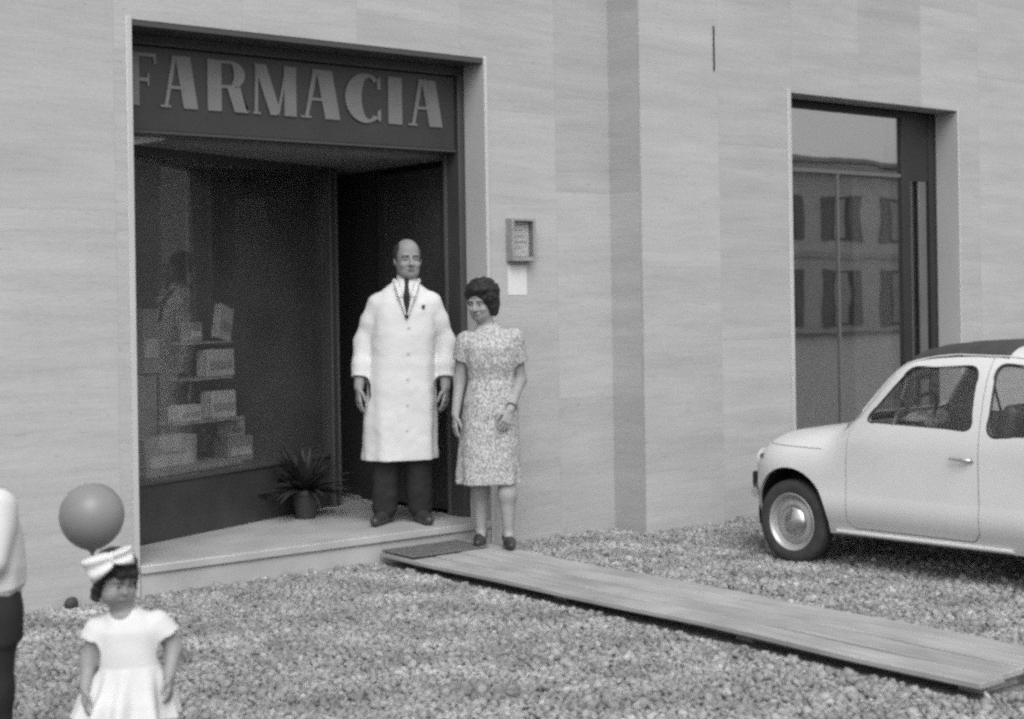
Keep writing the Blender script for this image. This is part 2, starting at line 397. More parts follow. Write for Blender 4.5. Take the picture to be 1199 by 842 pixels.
        for ax in range(3):
            o1, o2 = (ax+1) % 3, (ax+2) % 3
            sa = [slice(None)]*3; sb = [slice(None)]*3; sa[ax] = slice(0, -1); sb[ax] = slice(1, None)
            A = ins[tuple(sa)]; B = ins[tuple(sb)]
            for flip in (0, 1):
                E = np.argwhere((A & ~B) if not flip else (~A & B))
                E = E[(E[:, o1] > 0) & (E[:, o2] > 0) & (E[:, o1] < act.shape[o1]) & (E[:, o2] < act.shape[o2])]
                def cell(d1, d2):
                    q = E.copy(); q[:, o1] -= d1; q[:, o2] -= d2; return ids[q[:, 0], q[:, 1], q[:, 2]]
                Q = np.stack([cell(0, 0), cell(1, 0), cell(1, 1), cell(0, 1)], 1)
                F.append(Q[:, ::-1] if flip else Q)
        F = np.concatenate(F); F = F[(F >= 0).all(1)]
        me = bpy.data.meshes.new(name); me.vertices.add(len(V)); me.vertices.foreach_set('co', V.astype(np.float32).ravel())
        me.loops.add(len(F)*4); me.loops.foreach_set('vertex_index', F.astype(np.int32).ravel())
        me.polygons.add(len(F)); me.polygons.foreach_set('loop_start', np.arange(len(F), dtype=np.int32)*4)
        me.update(calc_edges=True); me.validate(); me.shade_smooth()
        return me
    def obj(s, name, m, parent, sm=0, relax=0, disp=None):
        if sm: s.smooth(sm)
        o = link(name, s.mesh(name), m, parent)
        if relax:
            md = o.modifiers.new('relax', 'SMOOTH'); md.factor = .5; md.iterations = relax
        for st, size, dep in (disp or []):     # real surface relief: wrinkles, locks of hair
            tx = bpy.data.textures.new('relief', 'CLOUDS'); tx.noise_scale = size; tx.noise_depth = dep; tx.noise_basis = 'ORIGINAL_PERLIN'
            md = o.modifiers.new('relief', 'DISPLACE'); md.texture = tx; md.strength = st; md.mid_level = .5; md.texture_coords = 'LOCAL'
        return o

def rotm(yaw=0, pitch=0, roll=0):
    return (Matrix.Rotation(yaw, 3, 'Z') @ Matrix.Rotation(roll, 3, 'Y') @ Matrix.Rotation(pitch, 3, 'X'))
class Head:
    """head-local frame: face towards -y, origin at mid-head, unit = head of 0.24 m"""
    def __init__(s, c, sc=1., yaw=0, pitch=0, roll=0):
        s.c = np.array(c, float); s.s = sc; s.R = np.array(rotm(yaw, pitch, roll))
    def P(s, *p): return s.c+s.s*(s.R@np.array(p, float))
    def ell(s, F, p, r, k=.012, op='+'): F.ell(s.P(*p), np.array(r)*s.s, k*s.s, op, s.R)
    def cone(s, F, a, b, r1, r2, k=.01, op='+'): F.cone(s.P(*a), s.P(*b), r1*s.s, r2*s.s, k*s.s, op)
    def build(s, F, child=False):
        e = s.ell
        e(F, (0, .012, .035), (.073, .092, .085), .02)            # cranium
        e(F, (0, -.022, -.03), (.058, .062, .075), .03)            # face
        e(F, (0, -.045, -.085), (.036, .035, .028), .03)           # chin / jaw
        e(F, (.035, -.02, -.06), (.024, .045, .035), .03); e(F, (-.035, -.02, -.06), (.024, .045, .035), .03)
        for q in (-1, 1):
            e(F, (q*.031, -.086, .004), (.019, .016, .013), .012, '-')   # eye socket
            e(F, (q*.031, -.068, .002), (.0135, .013, .012), .004)         # eyeball bulge
            e(F, (q*.032, -.074, .026), (.024, .010, .007), .012)        # brow
            e(F, (q*.038, -.066, -.028), (.02, .018, .018), .02)         # cheek
            e(F, (q*.075, .008, -.006), (.009, .018, .030), .006)        # ear
        if not child:
            s.cone(F, (0, -.082, .012), (0, -.103, -.026), .008, .0115, .010)
            e(F, (.012, -.09, -.030), (.008, .009, .007), .006); e(F, (-.012, -.09, -.030), (.008, .009, .007), .006)
        else:
            s.cone(F, (0, -.084, .0), (0, -.094, -.022), .006, .010, .01)
        e(F, (0, -.082, -.052), (.022, .010, .005), .006); e(F, (0, -.080, -.062), (.018, .010, .006), .006)
    def features(s, F_parent, m_eye, m_lip, brow=True, h=.0022):
        for q in (-1, 1):
            F = Field(s.P(q*.031, -.08, .002)-.022*s.s, s.P(q*.031, -.08, .002)+.022*s.s, h)
            s.ell(F, (q*.031, -.0755, .002), (.011, .0085, .0055), .002); F.obj('eye', m_eye, F_parent)
            if brow:
                F = Field(s.P(q*.032, -.083, .024)-.028*s.s, s.P(q*.032, -.083, .024)+.028*s.s, h)
                s.cone(F, (q*.014, -.086, .024), (q*.046, -.079, .027), .0035, .0025, .002); F.obj('eyebrow', m_eye, F_parent)
        F = Field(s.P(0, -.088, -.056)-.034*s.s, s.P(0, -.088, -.056)+.034*s.s, h)
        s.ell(F, (0, -.0875, -.0555), (.021, .008, .0045), .003); F.obj('mouth', m_lip, F_parent)

def hand(F, wrist, d, side, inward, sc=1., curl=.5, k=.006):
    """wrist position, d = pointing direction, side = direction the thumb leaves to, inward = palm normal (fingers curl to it)"""
    w = Vector(wrist); d = Vector(d).normalized(); t = Vector(side); t = (t-d*t.dot(d)).normalized(); p = Vector(inward); p = (p-d*p.dot(d)-t*p.dot(t)).normalized()
    # palm of several overlapping short bars
    for q in (-.027, -.009, .009, .027):
        a = w+d*.012*sc+t*q*.55*sc; b = w+d*.088*sc+t*q*sc
        F.cone(a, b, .0145*sc, .0115*sc, .010*sc)
    L = {-.030: (.058, .9), -.0105: (.070, 1.0), .0105: (.076, 1.0), .0315: (.068, 1.)}
    for q, (ln, rr) in L.items():
        a = w+d*.086*sc+t*q*sc; r = .0084*sc*rr
        dd = d; seg = [(.45, .35), (.30, .8), (.25, 1.15)]; pt = a
        for fr, an in seg:
            ang = an*curl; v = (dd*math.cos(ang)+p*math.sin(ang)); v = (v+t*q*1.6).normalized()
            nx = pt+v*ln*fr*sc; F.cone(pt, nx, r, r*.9, .003); r *= .9; pt = nx
    a = w+d*.025*sc+t*.022*sc; b = a+(d*.55+t*.65+p*.25).normalized()*.038*sc; c = b+(d*.9+t*.2+p*.3).normalized()*.03*sc; e = c+(d*.95+p*.35).normalized()*.024*sc
    F.cone(a, b, .0135*sc, .0105*sc, .008*sc); F.cone(b, c, .0105*sc, .0092*sc, .003); F.cone(c, e, .0092*sc, .0078*sc, .003)
def shoe_field(F, x, y, z, ang, L=.28, w=.047, h=.075, heel=0):
    """foot with toe along direction ang (0 = -y)"""
    dx, dy = math.sin(ang), -math.cos(ang)
    a = (x-dx*.06, y-dy*.06); m = (x+dx*.05, y+dy*.05); b = (x+dx*(L-.11), y+dy*(L-.11))
    F.cone((a[0], a[1], z+.045+heel*.6), (m[0], m[1], z+.042+heel*.3), w*.82, w*.85, .02); F.cone((m[0], m[1], z+.04+heel*.3), (b[0], b[1], z+.03), w*.85, w*.62, .02)
    F.cone((x-dx*.03, y-dy*.03, z+.05+heel), (x-dx*.02, y-dy*.02, z+h+.015+heel), w*.8, w*.8, .02)

#@@SETTING
# ================================================================== SETTING
STEPZ = .17
# ground sheet
bm = bmesh.new(); bmesh.ops.create_grid(bm, x_segments=60, y_segments=60, size=150)
frombm('ground', bm, MT['ground']); tag(bpy.data.objects['ground'], kind='structure')

# gravel: tens of thousands of small angular stones, one mass
def gravel():
    bm = bmesh.new(); bmesh.ops.create_icosphere(bm, subdivisions=1, radius=1); bv = np.array([v.co[:] for v in bm.verts]); bf = np.array([[v.index for v in f.verts] for f in bm.faces]); bm.free()
    F = np.array(F0[:2]); R = np.array(R0[:2]); C = np.array(CAM[:2])
    n = 350000
    P = rng.uniform((0.2, -6.2), (11.5, -.005), (n, 2)); q = P-C; z = q@F; x = q@R
    keep = (z > 3.3) & (np.abs(x)/z < .52) & (rng.random(n) < np.clip(1.15-(z-5)*.06, .6, 1))
    keep &= ~((P[:, 0] > 6.58) & (P[:, 1] > -.305))
    keep &= ~((P[:, 0] > 4.72) & (P[:, 0] < 5.40) & (P[:, 1] > -4.03))
    P = P[keep]; n = len(P)
    nv, nf = len(bv), len(bf)
    # a dozen lumpy shapes
    shapes = [bv*(1+rng.normal(0, .17, (nv, 1)))*np.array([1, rng.uniform(.6, .95), rng.uniform(.45, .8)]) for _ in range(24)]
    # size: log-normal; patches of coarser stone
    r = np.clip(rng.lognormal(math.log(.0106), .40, n), .005, .029)
    V = np.empty((n, nv, 3), np.float32)
    si = rng.integers(0, 24, n); a = rng.uniform(0, 2*PI, n); tl = rng.normal(0, .3, (n, 2))
    B = np.stack(shapes)[si]*r[:, None, None]
    X = B[:, :, 0]*np.cos(a)[:, None]-B[:, :, 1]*np.sin(a)[:, None]; Y = B[:, :, 0]*np.sin(a)[:, None]+B[:, :, 1]*np.cos(a)[:, None]
    Z = B[:, :, 2]+X*tl[:, :1]+Y*tl[:, 1:]
    V[:, :, 0] = X+P[:, :1]; V[:, :, 1] = Y+P[:, 1:]; V[:, :, 2] = Z+(r*.38+rng.random(n)*.007)[:, None]
    FF = (bf[None]+(np.arange(n)*nv)[:, None, None]).reshape(-1, 3)
    me = bpy.data.meshes.new('gravel'); me.vertices.add(n*nv); me.vertices.foreach_set('co', V.ravel()); me.loops.add(len(FF)*3); me.loops.foreach_set('vertex_index', FF.astype(np.int32).ravel())
    me.polygons.add(len(FF)); me.polygons.foreach_set('loop_start', np.arange(len(FF), dtype=np.int32)*3); me.update(calc_edges=True)
    ph = rng.uniform(0, 6.28, (9, 1)); kx = rng.normal(0, 16, (9, 2)); patch = np.cos(kx@P.T+ph).sum(0)/3
    tone = np.clip(rng.lognormal(math.log(.262), .16, n)*np.exp(.19*patch), .10, .5)
    at = me.attributes.new('tone', 'FLOAT', 'POINT'); at.data.foreach_set('value', np.repeat(tone, nv).astype(np.float32))
    me.shade_smooth()
    o = link('gravel', me, MT['stone']); tag(o, 'loose pale and dark gravel covering the yard in front of the shop', 'gravel', kind='stuff')
gravel()

# ---------------- the pharmacy building
XL, XR, ZT = 3.275, 5.575, 3.005        # shop opening
XC, YR = 6.60, -.30                      # corner, front plane of the right-hand wall
WL, WR, WB, WT = 8.035, 10.0, .12, 2.945 # right-hand window
B = empty('pharmacy_building', (5, 0, 0), label='travertine clad ground floor of a shop with a wide entrance recess and a tall window', cat='building')
def bld(o): o.parent = B; o.matrix_parent_inverse = Matrix.Translation((-5, 0, 0)); return o
HT = 6.5
w = boxes('wall', [((-9, 0, -.2), (XL, .21, HT)), ((XL, 0, ZT), (XR, .21, HT)), ((XR, 0, -.2), (XC, .21, HT)),
    ((XC, YR, -.2), (WL, -.09, HT)), ((XC, -.09, -.2), (XC+.21, .21, HT)), ((WL, YR, WT), (WR, -.09, HT)), ((WL, YR, -.2), (WR, -.09, WB)), ((WR, YR, -.2), (24, -.09, HT))], MT['trav'])
bld(w)
# proud marble trims with the reveals of the openings
each('door_jamb', [((XL-.030, -.010, 0), (XL+.004, .205, ZT+.01)), ((XR-.004, -.010, 0), (XR+.022, .205, ZT+.01))], MT['marble'], None, .004, bld)
fr = boxes('window_surround', [((WL-.034, YR-.014, 0.05), (WL+.004, -.095, WT+.02)), ((WR-.004, YR-.006, .05), (WR+.012, -.095, WT+.02)), ((WL+.004, YR-.03, .08), (WR-.004, -.095, WB+.012))], MT['marble'], bevel=.004); bld(fr)
# open joint above, narrow and dark
bld(box('open_joint', (7.276, YR-.006, 3.03), (7.288, YR-.001, 3.33), MT['blackrub']))
# step: tread slab with a nosing, riser below
bld(box('step', (XL+.006, -.02, STEPZ-.045), (XR-.006, 1.60, STEPZ), MT['step'], bevel=.006))
bld(box('step_riser', (XL+.008, -.004, -.1), (XR-.008, .2, STEPZ-.047), MT['step']))
# shop interior
ri = boxes('shop_room', [((2.2, 4.4, 0), (11, 4.5, 3.2)), ((2.1, .15, 0), (2.2, 4.5, 3.2)), ((11, -.2, 0), (11.1, 4.5, 3.2)), ((2.1, .15, 3.05), (6.7, 4.52, 3.15)), ((6.7, -.2, 3.051), (11.1, 4.52, 3.151)), ((2.2, .215, .6), (XL-.05, .25, 3.04)), ((6.9, -.06, .0), (7.9, -.02, 3.04))], MT['room']); bld(ri)
bld(boxes('shop_floor', [((2.2, 1.61, .1), (11, 4.4, STEPZ-.004)), ((6.9, .0, .1), (11, 1.6, STEPZ-.004))], MT['roomfloor']))
# counter and tall cupboards deep in the dark room
bld(box('shop_counter', (3.4, 3.0, .165), (5.0, 3.5, 1.15), MT['boxd'], bevel=.01))
# splayed display window
P0 = Vector((3.28, .50)); P1 = Vector((5.24, 1.27)); dv = (P1-P0).normalized(); nv = Vector((-dv.y, dv.x)); LW = (P1-P0).length
def splay(a, b, z): q = P0+dv*a+nv*b; return Vector((q.x, q.y, z))
SPM = Matrix.Translation((P0.x, P0.y, 0)) @ Matrix.Rotation(math.atan2(dv.y, dv.x), 4, 'Z')
ZG = 2.42
bld(box('stall_riser', (0, 0, STEPZ), (LW, .05, .50), MT['riser'], Mx=SPM, bevel=.004))
sw = boxes('display_window_frame', [((0, -.01, ZG-.05), (LW, .05, ZG)), ((LW-.045, -.03, STEPZ), (LW+.04, .06, ZG)), ((0, -.01, .50), (LW-.045, .05, .525)), ((.0, -.01, .525), (.04, .05, ZG-.05))], MT['darkmetal'], None, bevel=.004)
for b_ in (sw,): b_.data.transform(SPM); bld(b_)
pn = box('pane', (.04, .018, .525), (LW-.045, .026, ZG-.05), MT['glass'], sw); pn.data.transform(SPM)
st = boxes('frame_strip', [((LW-.052, -.040, STEPZ), (LW-.040, -.031, ZG)), ((LW+.014, -.040, STEPZ), (LW+.026, -.031, ZG)), ((0, -.018, ZG+.004), (LW, -.010, ZG+.018))], MT['alu'], sw); st.data.transform(SPM)
bld(box('display_floor', (0.02, .052, .44), (LW, 1.0, .50), MT['seat'], Mx=SPM))
# lobby soffit, header above the glass, right-hand post, door leaf standing open inside
bld(boxes('lobby_soffit', [((XL+.006, .36, 2.455), (XR-.006, 1.6, 2.50)), ((XL-.02, .45, 2.42), (XR+.02, 1.63, 2.452))], MT['headl']))
bld(boxes('door_post', [((XR-.045, .212, STEPZ), (XR+.03, .37, ZT-.01))], MT['darkmetal'], bevel=.004))
bld(boxes('post_strip', [((XR-.052, .345, STEPZ), (XR-.046, .372, 2.44))], MT['alu']))
bld(boxes('head_frame_shade', [((XL+.006, .004, 2.975), (XR-.006, .27, ZT-.002)), ((XL+.006, .212, 2.92), (XR-.05, .27, 2.973))], MT['darkmetal']))  # frame head, carried forward as a dark strip painting shade under the opening
dr = box('door', (5.60, .42, STEPZ+.01), (5.645, 1.25, 2.38), MT['darkmetal'], bevel=.004); bld(dr)
box('door_handle', (5.555, 1.05, 1.0), (5.575, 1.075, 1.35), MT['alu'], dr, bevel=.005)
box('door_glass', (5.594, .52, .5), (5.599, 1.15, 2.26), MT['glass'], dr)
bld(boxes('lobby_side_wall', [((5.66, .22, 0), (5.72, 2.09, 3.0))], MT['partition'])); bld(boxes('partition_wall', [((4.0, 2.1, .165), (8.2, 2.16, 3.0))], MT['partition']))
# right-hand window
wf = boxes('window_frame', [((WL+.006, -.085, WB+.014), (WL+.05, -.04, WT-.01)), ((9.575, -.085, WB+.014), (9.68, -.04, WT-.01)), ((WR-.085, -.09, WB+.014), (WR-.006, -.02, WT-.008)), ((WL+.05, -.085, WT-.06), (9.575, -.04, WT-.01)),
    ((WL+.05, -.085, WB+.014), (9.575, -.04, WB+.06)), ((9.68, -.082, 2.40), (9.915, -.045, WT-.01))], MT['blackframe'], bevel=.003); bld(wf)
box('transom_bar', (WL+.05, -.074, 2.425), (9.575, -.045, 2.452), MT['alu'], wf); box('mullion', (8.815, -.072, WB+.06), (8.835, -.048, 2.425), MT['alu'], wf)
bm = bmesh.new(); cw = [[bm.verts.new((9.12+.44*i/60, .03+.025*math.sin(i*.9)+.01*math.sin(i*.37), z)) for i in range(61)] for z in (.35, 1.4, 2.42)]
for A, C in zip(cw, cw[1:]):
    for k in range(60): bm.faces.new((A[k], A[k+1], C[k+1], C[k]))
frombm('curtain', bm, MT['facade'], wf, smooth=180)
prism('bright_patch', [(3.33, 2.452), (3.33, 2.385), (3.62, 2.440), (3.62, 2.452)], lambda u, v, d: (u, .34+d, v-.012), MT['paper'], None, 0, .02); bld(bpy.data.objects['bright_patch'])  # added pale wedge, stands in for a bright patch of light below the sign
box('window_pane', (WL+.05, -.062, WB+.06), (9.575, -.056, WT-.06), MT['glass2'], wf)
box('side_pane', (9.68, -.062, WB+.06), (WR-.085, -.056, 2.40), MT['glass2'], wf)
box('light_frame_strip', (9.765, -.100, WB+.02), (9.855, -.080, 2.40), MT['alu'], wf, bevel=.003)
box('blind', (WL+.06, .02, 2.50), (9.49, .03, WT-.05), MT['facade'], wf)
# ---------------- sign
SY = .235
SG = empty('shop_sign', (4.4, SY, 2.7), label='dark fascia sign with tall pale letters reading FARMACIA above the shop entrance', cat='sign')
def sg(o): o.parent = SG; o.matrix_parent_inverse = Matrix.Translation((-4.4, -SY, -2.7)); return o
sg(box('sign_panel', (XL+.008, SY, 2.462), (XR-.055, SY+.09, 2.915), MT['signpanel'], bevel=.003))
sg(boxes('sign_edge', [((XL+.01, SY-.010, 2.445), (XR-.055, SY+.09, 2.460))], MT['darkmetal'], bevel=.002))
def L_(poly_list): return poly_list
def arc(cx, cy, rx, ry, a0, a1, n=14): return [(cx+rx*math.cos(rad(a0+(a1-a0)*i/n)), cy+ry*math.sin(rad(a0+(a1-a0)*i/n))) for i in range(n+1)]
def ring(cx, cy, ro, rv, ri, rw, a0, a1, sh=0, n=18):
    A = arc(cx, cy, ro, rv, a0, a1, n); I = arc(cx+sh, cy, ri, rw, a0, a1, n)
    return [[A[i], A[i+1], I[i+1], I[i]] for i in range(n)]
GL = {
 'F': [[(0, 0), (.36, 0), (.36, 1), (0, 1)], [(.36, .93), (.95, .93), (.95, 1), (.36, 1)], [(.88, .80), (.95, .80), (.95, .93), (.86, .93)], [(.36, .46), (.70, .46), (.70, .53), (.36, .53)], [(.64, .38), (.70, .38), (.70, .62), (.64, .62)]],
 'A': [[(.62, 0), (1., 0), (.80, 1), (.40, 1)], [(.10, 0), (.18, 0), (.42, .93), (.40, 1), (.32, 1)], [(0, 0), (.26, 0), (.26, .045), (0, .045)], [(.20, .36), (.66, .36), (.64, .42), (.21, .42)], [(.3, .94), (.45, .94), (.45, 1), (.3, 1)]],
 'R': [[(0, 0), (.34, 0), (.34, 1), (0, 1)], [(.34, .94), (.56, .94), (.56, 1), (.34, 1)], [(.34, .46), (.56, .46), (.56, .52), (.34, .52)]]+ring(.56, .73, .36, .27, .09, .21, -90, 90)+[[(.48, .46), (.66, 0), (1.02, 0), (1.02, .06), (.94, .07), (.80, .50), (.56, .50)]],
 'M': [[(.04, .04), (.11, .04), (.13, .9), (.06, .95)], [(0, 0), (.17, 0), (.17, .045), (0, .045)], [(.40, 0), (.54, 0), (.60, .14), (.31, 1), (.03, 1)], [(.54, .02), (.60, .02), (.75, .70), (.75, .94)], [(.72, 0), (1, 0), (1, 1), (.72, 1)]],
 'C': ring(.52, .5, .52, .52, .20, .44, 50, 310, .10)+[ [(.84, .70), (.92, .70), (.92, .98), (.84, .92)], [(.84, .06), (.92, .02), (.92, .30), (.84, .22)]],
 'I': [[(0, 0), (1, 0), (1, 1), (0, 1)]],
}
def simple(poly):  # M right stroke etc. are already simple outlines
    return poly
# letter extents measured along the fascia (x0, x1)
spans = [('F', 3.362, 3.528), ('A', 3.545, 3.765), ('R', 3.825, 4.075), ('M', 4.105, 4.385), ('A', 4.415, 4.680), ('C', 4.715, 4.985), ('I', 5.020, 5.120), ('A', 5.165, 5.420)]
for ch, a, b in spans:
    bm = bmesh.new()
    for k, poly in enumerate(GL[ch]):
        dz = .0006*(k if k < 4 else 4+k % 2)
        f0 = [bm.verts.new((a+(b-a)*u, SY-.009-dz, 2.592+.285*v)) for u, v in poly]; f1 = [bm.verts.new((a+(b-a)*u, SY-.0015, 2.592+.285*v)) for u, v in poly]
        bm.faces.new(f0); 
        for i in range(len(poly)): j = (i+1) % len(poly); bm.faces.new((f0[i], f0[j], f1[j], f1[i]))
    bmesh.ops.triangulate(bm, faces=[f for f in bm.faces if len(f.verts) > 4], ngon_method='EAR_CLIP')
    sg(frombm('letter', bm, MT['letter']))

# ---------------- notice case and paper
nb = empty('notice_case', (5.82, 0, 1.75), label='small glazed notice case with dark frame fixed on the wall beside the entrance', cat='notice case')
def loc(o, r, p): o.parent = r; o.matrix_parent_inverse = Matrix.Translation([-q for q in p]); return o
loc(boxes('case_frame', [((5.725, -.065, 1.76), (5.745, -.001, 2.025)), ((5.895, -.065, 1.76), (5.915, -.001, 2.025)), ((5.745, -.065, 2.008), (5.895, -.001, 2.025)), ((5.745, -.065, 1.76), (5.895, -.001, 1.785)), ((5.745, -.02, 1.785), (5.895, -.001, 2.008))], MT['boxd'], bevel=.002), nb, (5.82, 0, 1.75))
pp = loc(box('sheet', (5.75, -.0235, 1.79), (5.89, -.0215, 2.003), MT['paper']), nb, (5.82, 0, 1.75))
boxes('printed_rows', [((5.765, -.0255, 1.985-.018*i), (5.765+.105-.02*(i % 3), -.0245, 1.991-.018*i)) for i in range(0, 9, 2)], MT['print_line'], pp)
loc(box('case_glass', (5.746, -.060, 1.786), (5.894, -.057, 2.007), MT['carglass']), nb, (5.82, 0, 1.75))
pz = box('paper_notice', (5.735, -.003, 1.55), (5.885, -.001, 1.735), MT['paper']); tag(pz, 'plain paper sheet pasted on the wall just below the notice case', 'notice')

# ---------------- walkway of planks
WK = empty('wooden_walkway', (5.1, -2.0, 0), label='long low walkway of pale boards laid across the gravel to the step', cat='walkway')
xs = [4.737, 4.900, 5.075, 5.235, 5.385]; ends = [-4.03, -4.0, -4.02, -3.99]; 
for i in range(4):
    o = box('plank', (xs[i]+.004, ends[i]-(-0)+0, .050), (xs[i+1]-.003, -.035, .074+.001*((i*7) % 3)), MT['wood'], bevel=.004)
    # slight sag along the length
    bm = bmesh.new(); bm.from_mesh(o.data); bmesh.ops.subdivide_edges(bm, edges=[e for e in bm.edges if abs(e.verts[0].co.y-e.verts[1].co.y) > 1], cuts=24)
    for v in bm.verts: v.co.z += .004*math.sin(v.co.y*1.7+i*.25)+.003*math.sin(v.co.y*4.1+i); v.co.x += .003*math.sin(v.co.y*2.3+i*2)
    bm.to_mesh(o.data); bm.free(); loc(o, WK, (5.1, -2.0, 0))
for y in (-.25, -1.5, -2.75, -3.9):
    loc(box('crosspiece', (4.86, y-.05, -.005), (5.34, y+.05, .051), MT['wood'], bevel=.002), WK, (5.1, -2.0, 0))
dm = box('doormat', (4.745, -.36, .0785), (5.28, -.04, .090), MT['mat'], bevel=.006); tag(dm, 'dark coir doormat on the boards at the foot of the shop step', 'doormat')
# small dark stone at the wall foot
F = Field((2.80, -.12, -.03), (3.0, .02, .13), .005); F.ell((2.885, -.055, .034), (.034, .028, .034)); F.ell((2.90, -.06, .045), (.016, .015, .02)); o = F.obj('dark_stone', MT['darkstone'], None, 1); tag(o, 'small dark rounded stone against the foot of the left wall', 'stone')

# ---------------- display behind the splayed glass
def at_splay(a, b, z): return splay(a, b, z)
rk = empty('display_stand', tuple(splay(1.27, .40, .5)), math.atan2(dv.y, dv.x), label='dark tiered display stand inside the shop window', cat='display stand')
boxes('shelf', [((-.30, -.10, .285), (.30, .10, .300))], MT['boxd'], rk); boxes('shelf', [((-.20, -.08, .55), (.20, .08, .565))], MT['boxd'], rk); boxes('shelf', [((-.19, -.07, .775), (.22, .07, .790))], MT['boxd'], rk)
bm = bmesh.new(); tube(bm, [(-.02, .09, 0), (-.02, .09, 1.75)], .012); tube(bm, [(.08, .09, .3), (.02, .09, 1.75)], .006); frombm('pole', bm, MT['alu'], rk, smooth=40)
box('base', (-.22, -.14, 0), (.22, .14, .03), MT['boxd'], rk, bevel=.004)
BX = [  # along, depth, z, w, d, h, tilt, material, label
 (1.08, .37, .802, .20, .10, .10, .05, 'box', 'pale low carton on the bottom shelf of the display stand, left side'),
 (1.39, .37, .802, .22, .10, .17, -.06, 'box', 'pale taller carton on the bottom shelf of the display stand, right side'),
 (1.37, .37, 1.067, .26, .09, .17, .04, 'box', 'pale carton alone on the middle shelf of the display stand'),
 (1.15, .37, 1.292, .12, .08, .12, .1, 'boxd', 'small grey packet on the top shelf of the display stand, left side'),
 (1.40, .35, 1.295, .17, .05, .22, .35, 'box', 'bright upright packet leaning on the top shelf of the display stand'),
 (1.62, .45, .502, .22, .14, .16, -.15, 'boxd', 'grey carton on the shop window floor right of the stand'),
 (1.60, .45, .664, .16, .11, .10, .2, 'box', 'small pale carton stacked on the grey one right of the stand'),
 (.80, .30, .502, .44, .16, .23, .0, 'boxd', 'large grey carton on the shop window floor beside the left jamb'),
 (.97, .62, 1.10, .16, .16, .40, .2, 'boxd', 'grey blurry bundle on the cupboard far left in the shop window')]
for i, (a, b_, z, w_, d_, h_, tl, mt, lb) in enumerate(BX):
    e = empty('carton', tuple(splay(a, b_, z)), math.atan2(dv.y, dv.x)+tl*.6, label=lb, cat='carton', group='cartons displayed in the shop window')
    o = box('carton_body', (-w_/2, -d_/2, 0), (w_/2, d_/2, h_), MT[mt], e, bevel=.004); 
    if tl > .3: e.rotation_euler = (0, tl*.7, e.rotation_euler.z)
    box('printed_band', (-w_*.42, -d_/2-.002, h_*.25), (w_*.42, -d_/2-.0005, h_*.55), MT['print_line' if mt == 'box' else 'box'], e)
cb = box('low_cupboard', (.60, .56, .50), (1.04, .80, 1.095), MT['boxd'], Mx=SPM, bevel=.006); tag(cb, 'dark low cupboard at the left end inside the shop window', 'cupboard')
for a_, h_, lb in ((.62, .30, 'tall pale bottle nearest the left jamb on the cupboard in the shop window'), (.72, .22, 'short pale bottle between two taller ones on the cupboard in the shop window'), (.82, .34, 'tallest pale bottle on the cupboard in the shop window')):
    bt = empty('bottle', tuple(splay(a_, .66, 1.097)), 0, label=lb, cat='bottle', group='bottles on the cupboard in the shop window')
    bm = bmesh.new(); lathe(bm, [(0, 0), (.036, 0), (.040, .006), (.040, h_*.62), (.030, h_*.74), (.014, h_*.82), (.013, h_*.93), (0, h_*.93)], 20); frombm('bottle_body', bm, MT['box'], bt, smooth=50)
    bm = bmesh.new(); lathe(bm, [(.017, h_*.90), (.017, h_), (0, h_)], 16); frombm('cap', bm, MT['seat'], bt, smooth=50)
# potted plant standing on the tread in front of the glass
PPx = (4.80, .90)
pl = empty('potted_plant', (PPx[0], PPx[1], STEPZ+.001), label='dim leafy plant in a clay pot on the step before the shop window', cat='potted plant')
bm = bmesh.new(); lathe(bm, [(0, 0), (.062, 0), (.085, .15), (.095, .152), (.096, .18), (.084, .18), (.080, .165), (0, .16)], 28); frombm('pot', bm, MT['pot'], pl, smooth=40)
bm = bmesh.new()
for k in range(150):
    a = rng.uniform(0, 2*PI); ln = rng.uniform(.14, .40); el = rng.uniform(.15, 1.4); w_ = rng.uniform(.010, .02)
    prev = None
    for t in np.linspace(0, 1, 7):
        r_ = ln*math.cos(el)*t*1.1; z = .165+ln*math.sin(el)*t-.25*ln*t*t*math.cos(el)*1.6
        ww = w_*math.sin(PI*min(1, t*.9+.08)); c = Vector((r_*math.cos(a), r_*math.sin(a), z)); sd = Vector((-math.sin(a), math.cos(a), .3*math.sin(k)))*ww
        cur = (bm.verts.new(c-sd), bm.verts.new(c+Vector((0, 0, -.3*ww))), bm.verts.new(c+sd))
        if prev: bm.faces.new((prev[0], prev[1], cur[1], cur[0])); bm.faces.new((prev[1], prev[2], cur[2], cur[1]))
        prev = cur
frombm('foliage', bm, MT['leaf'], pl, smooth=180)

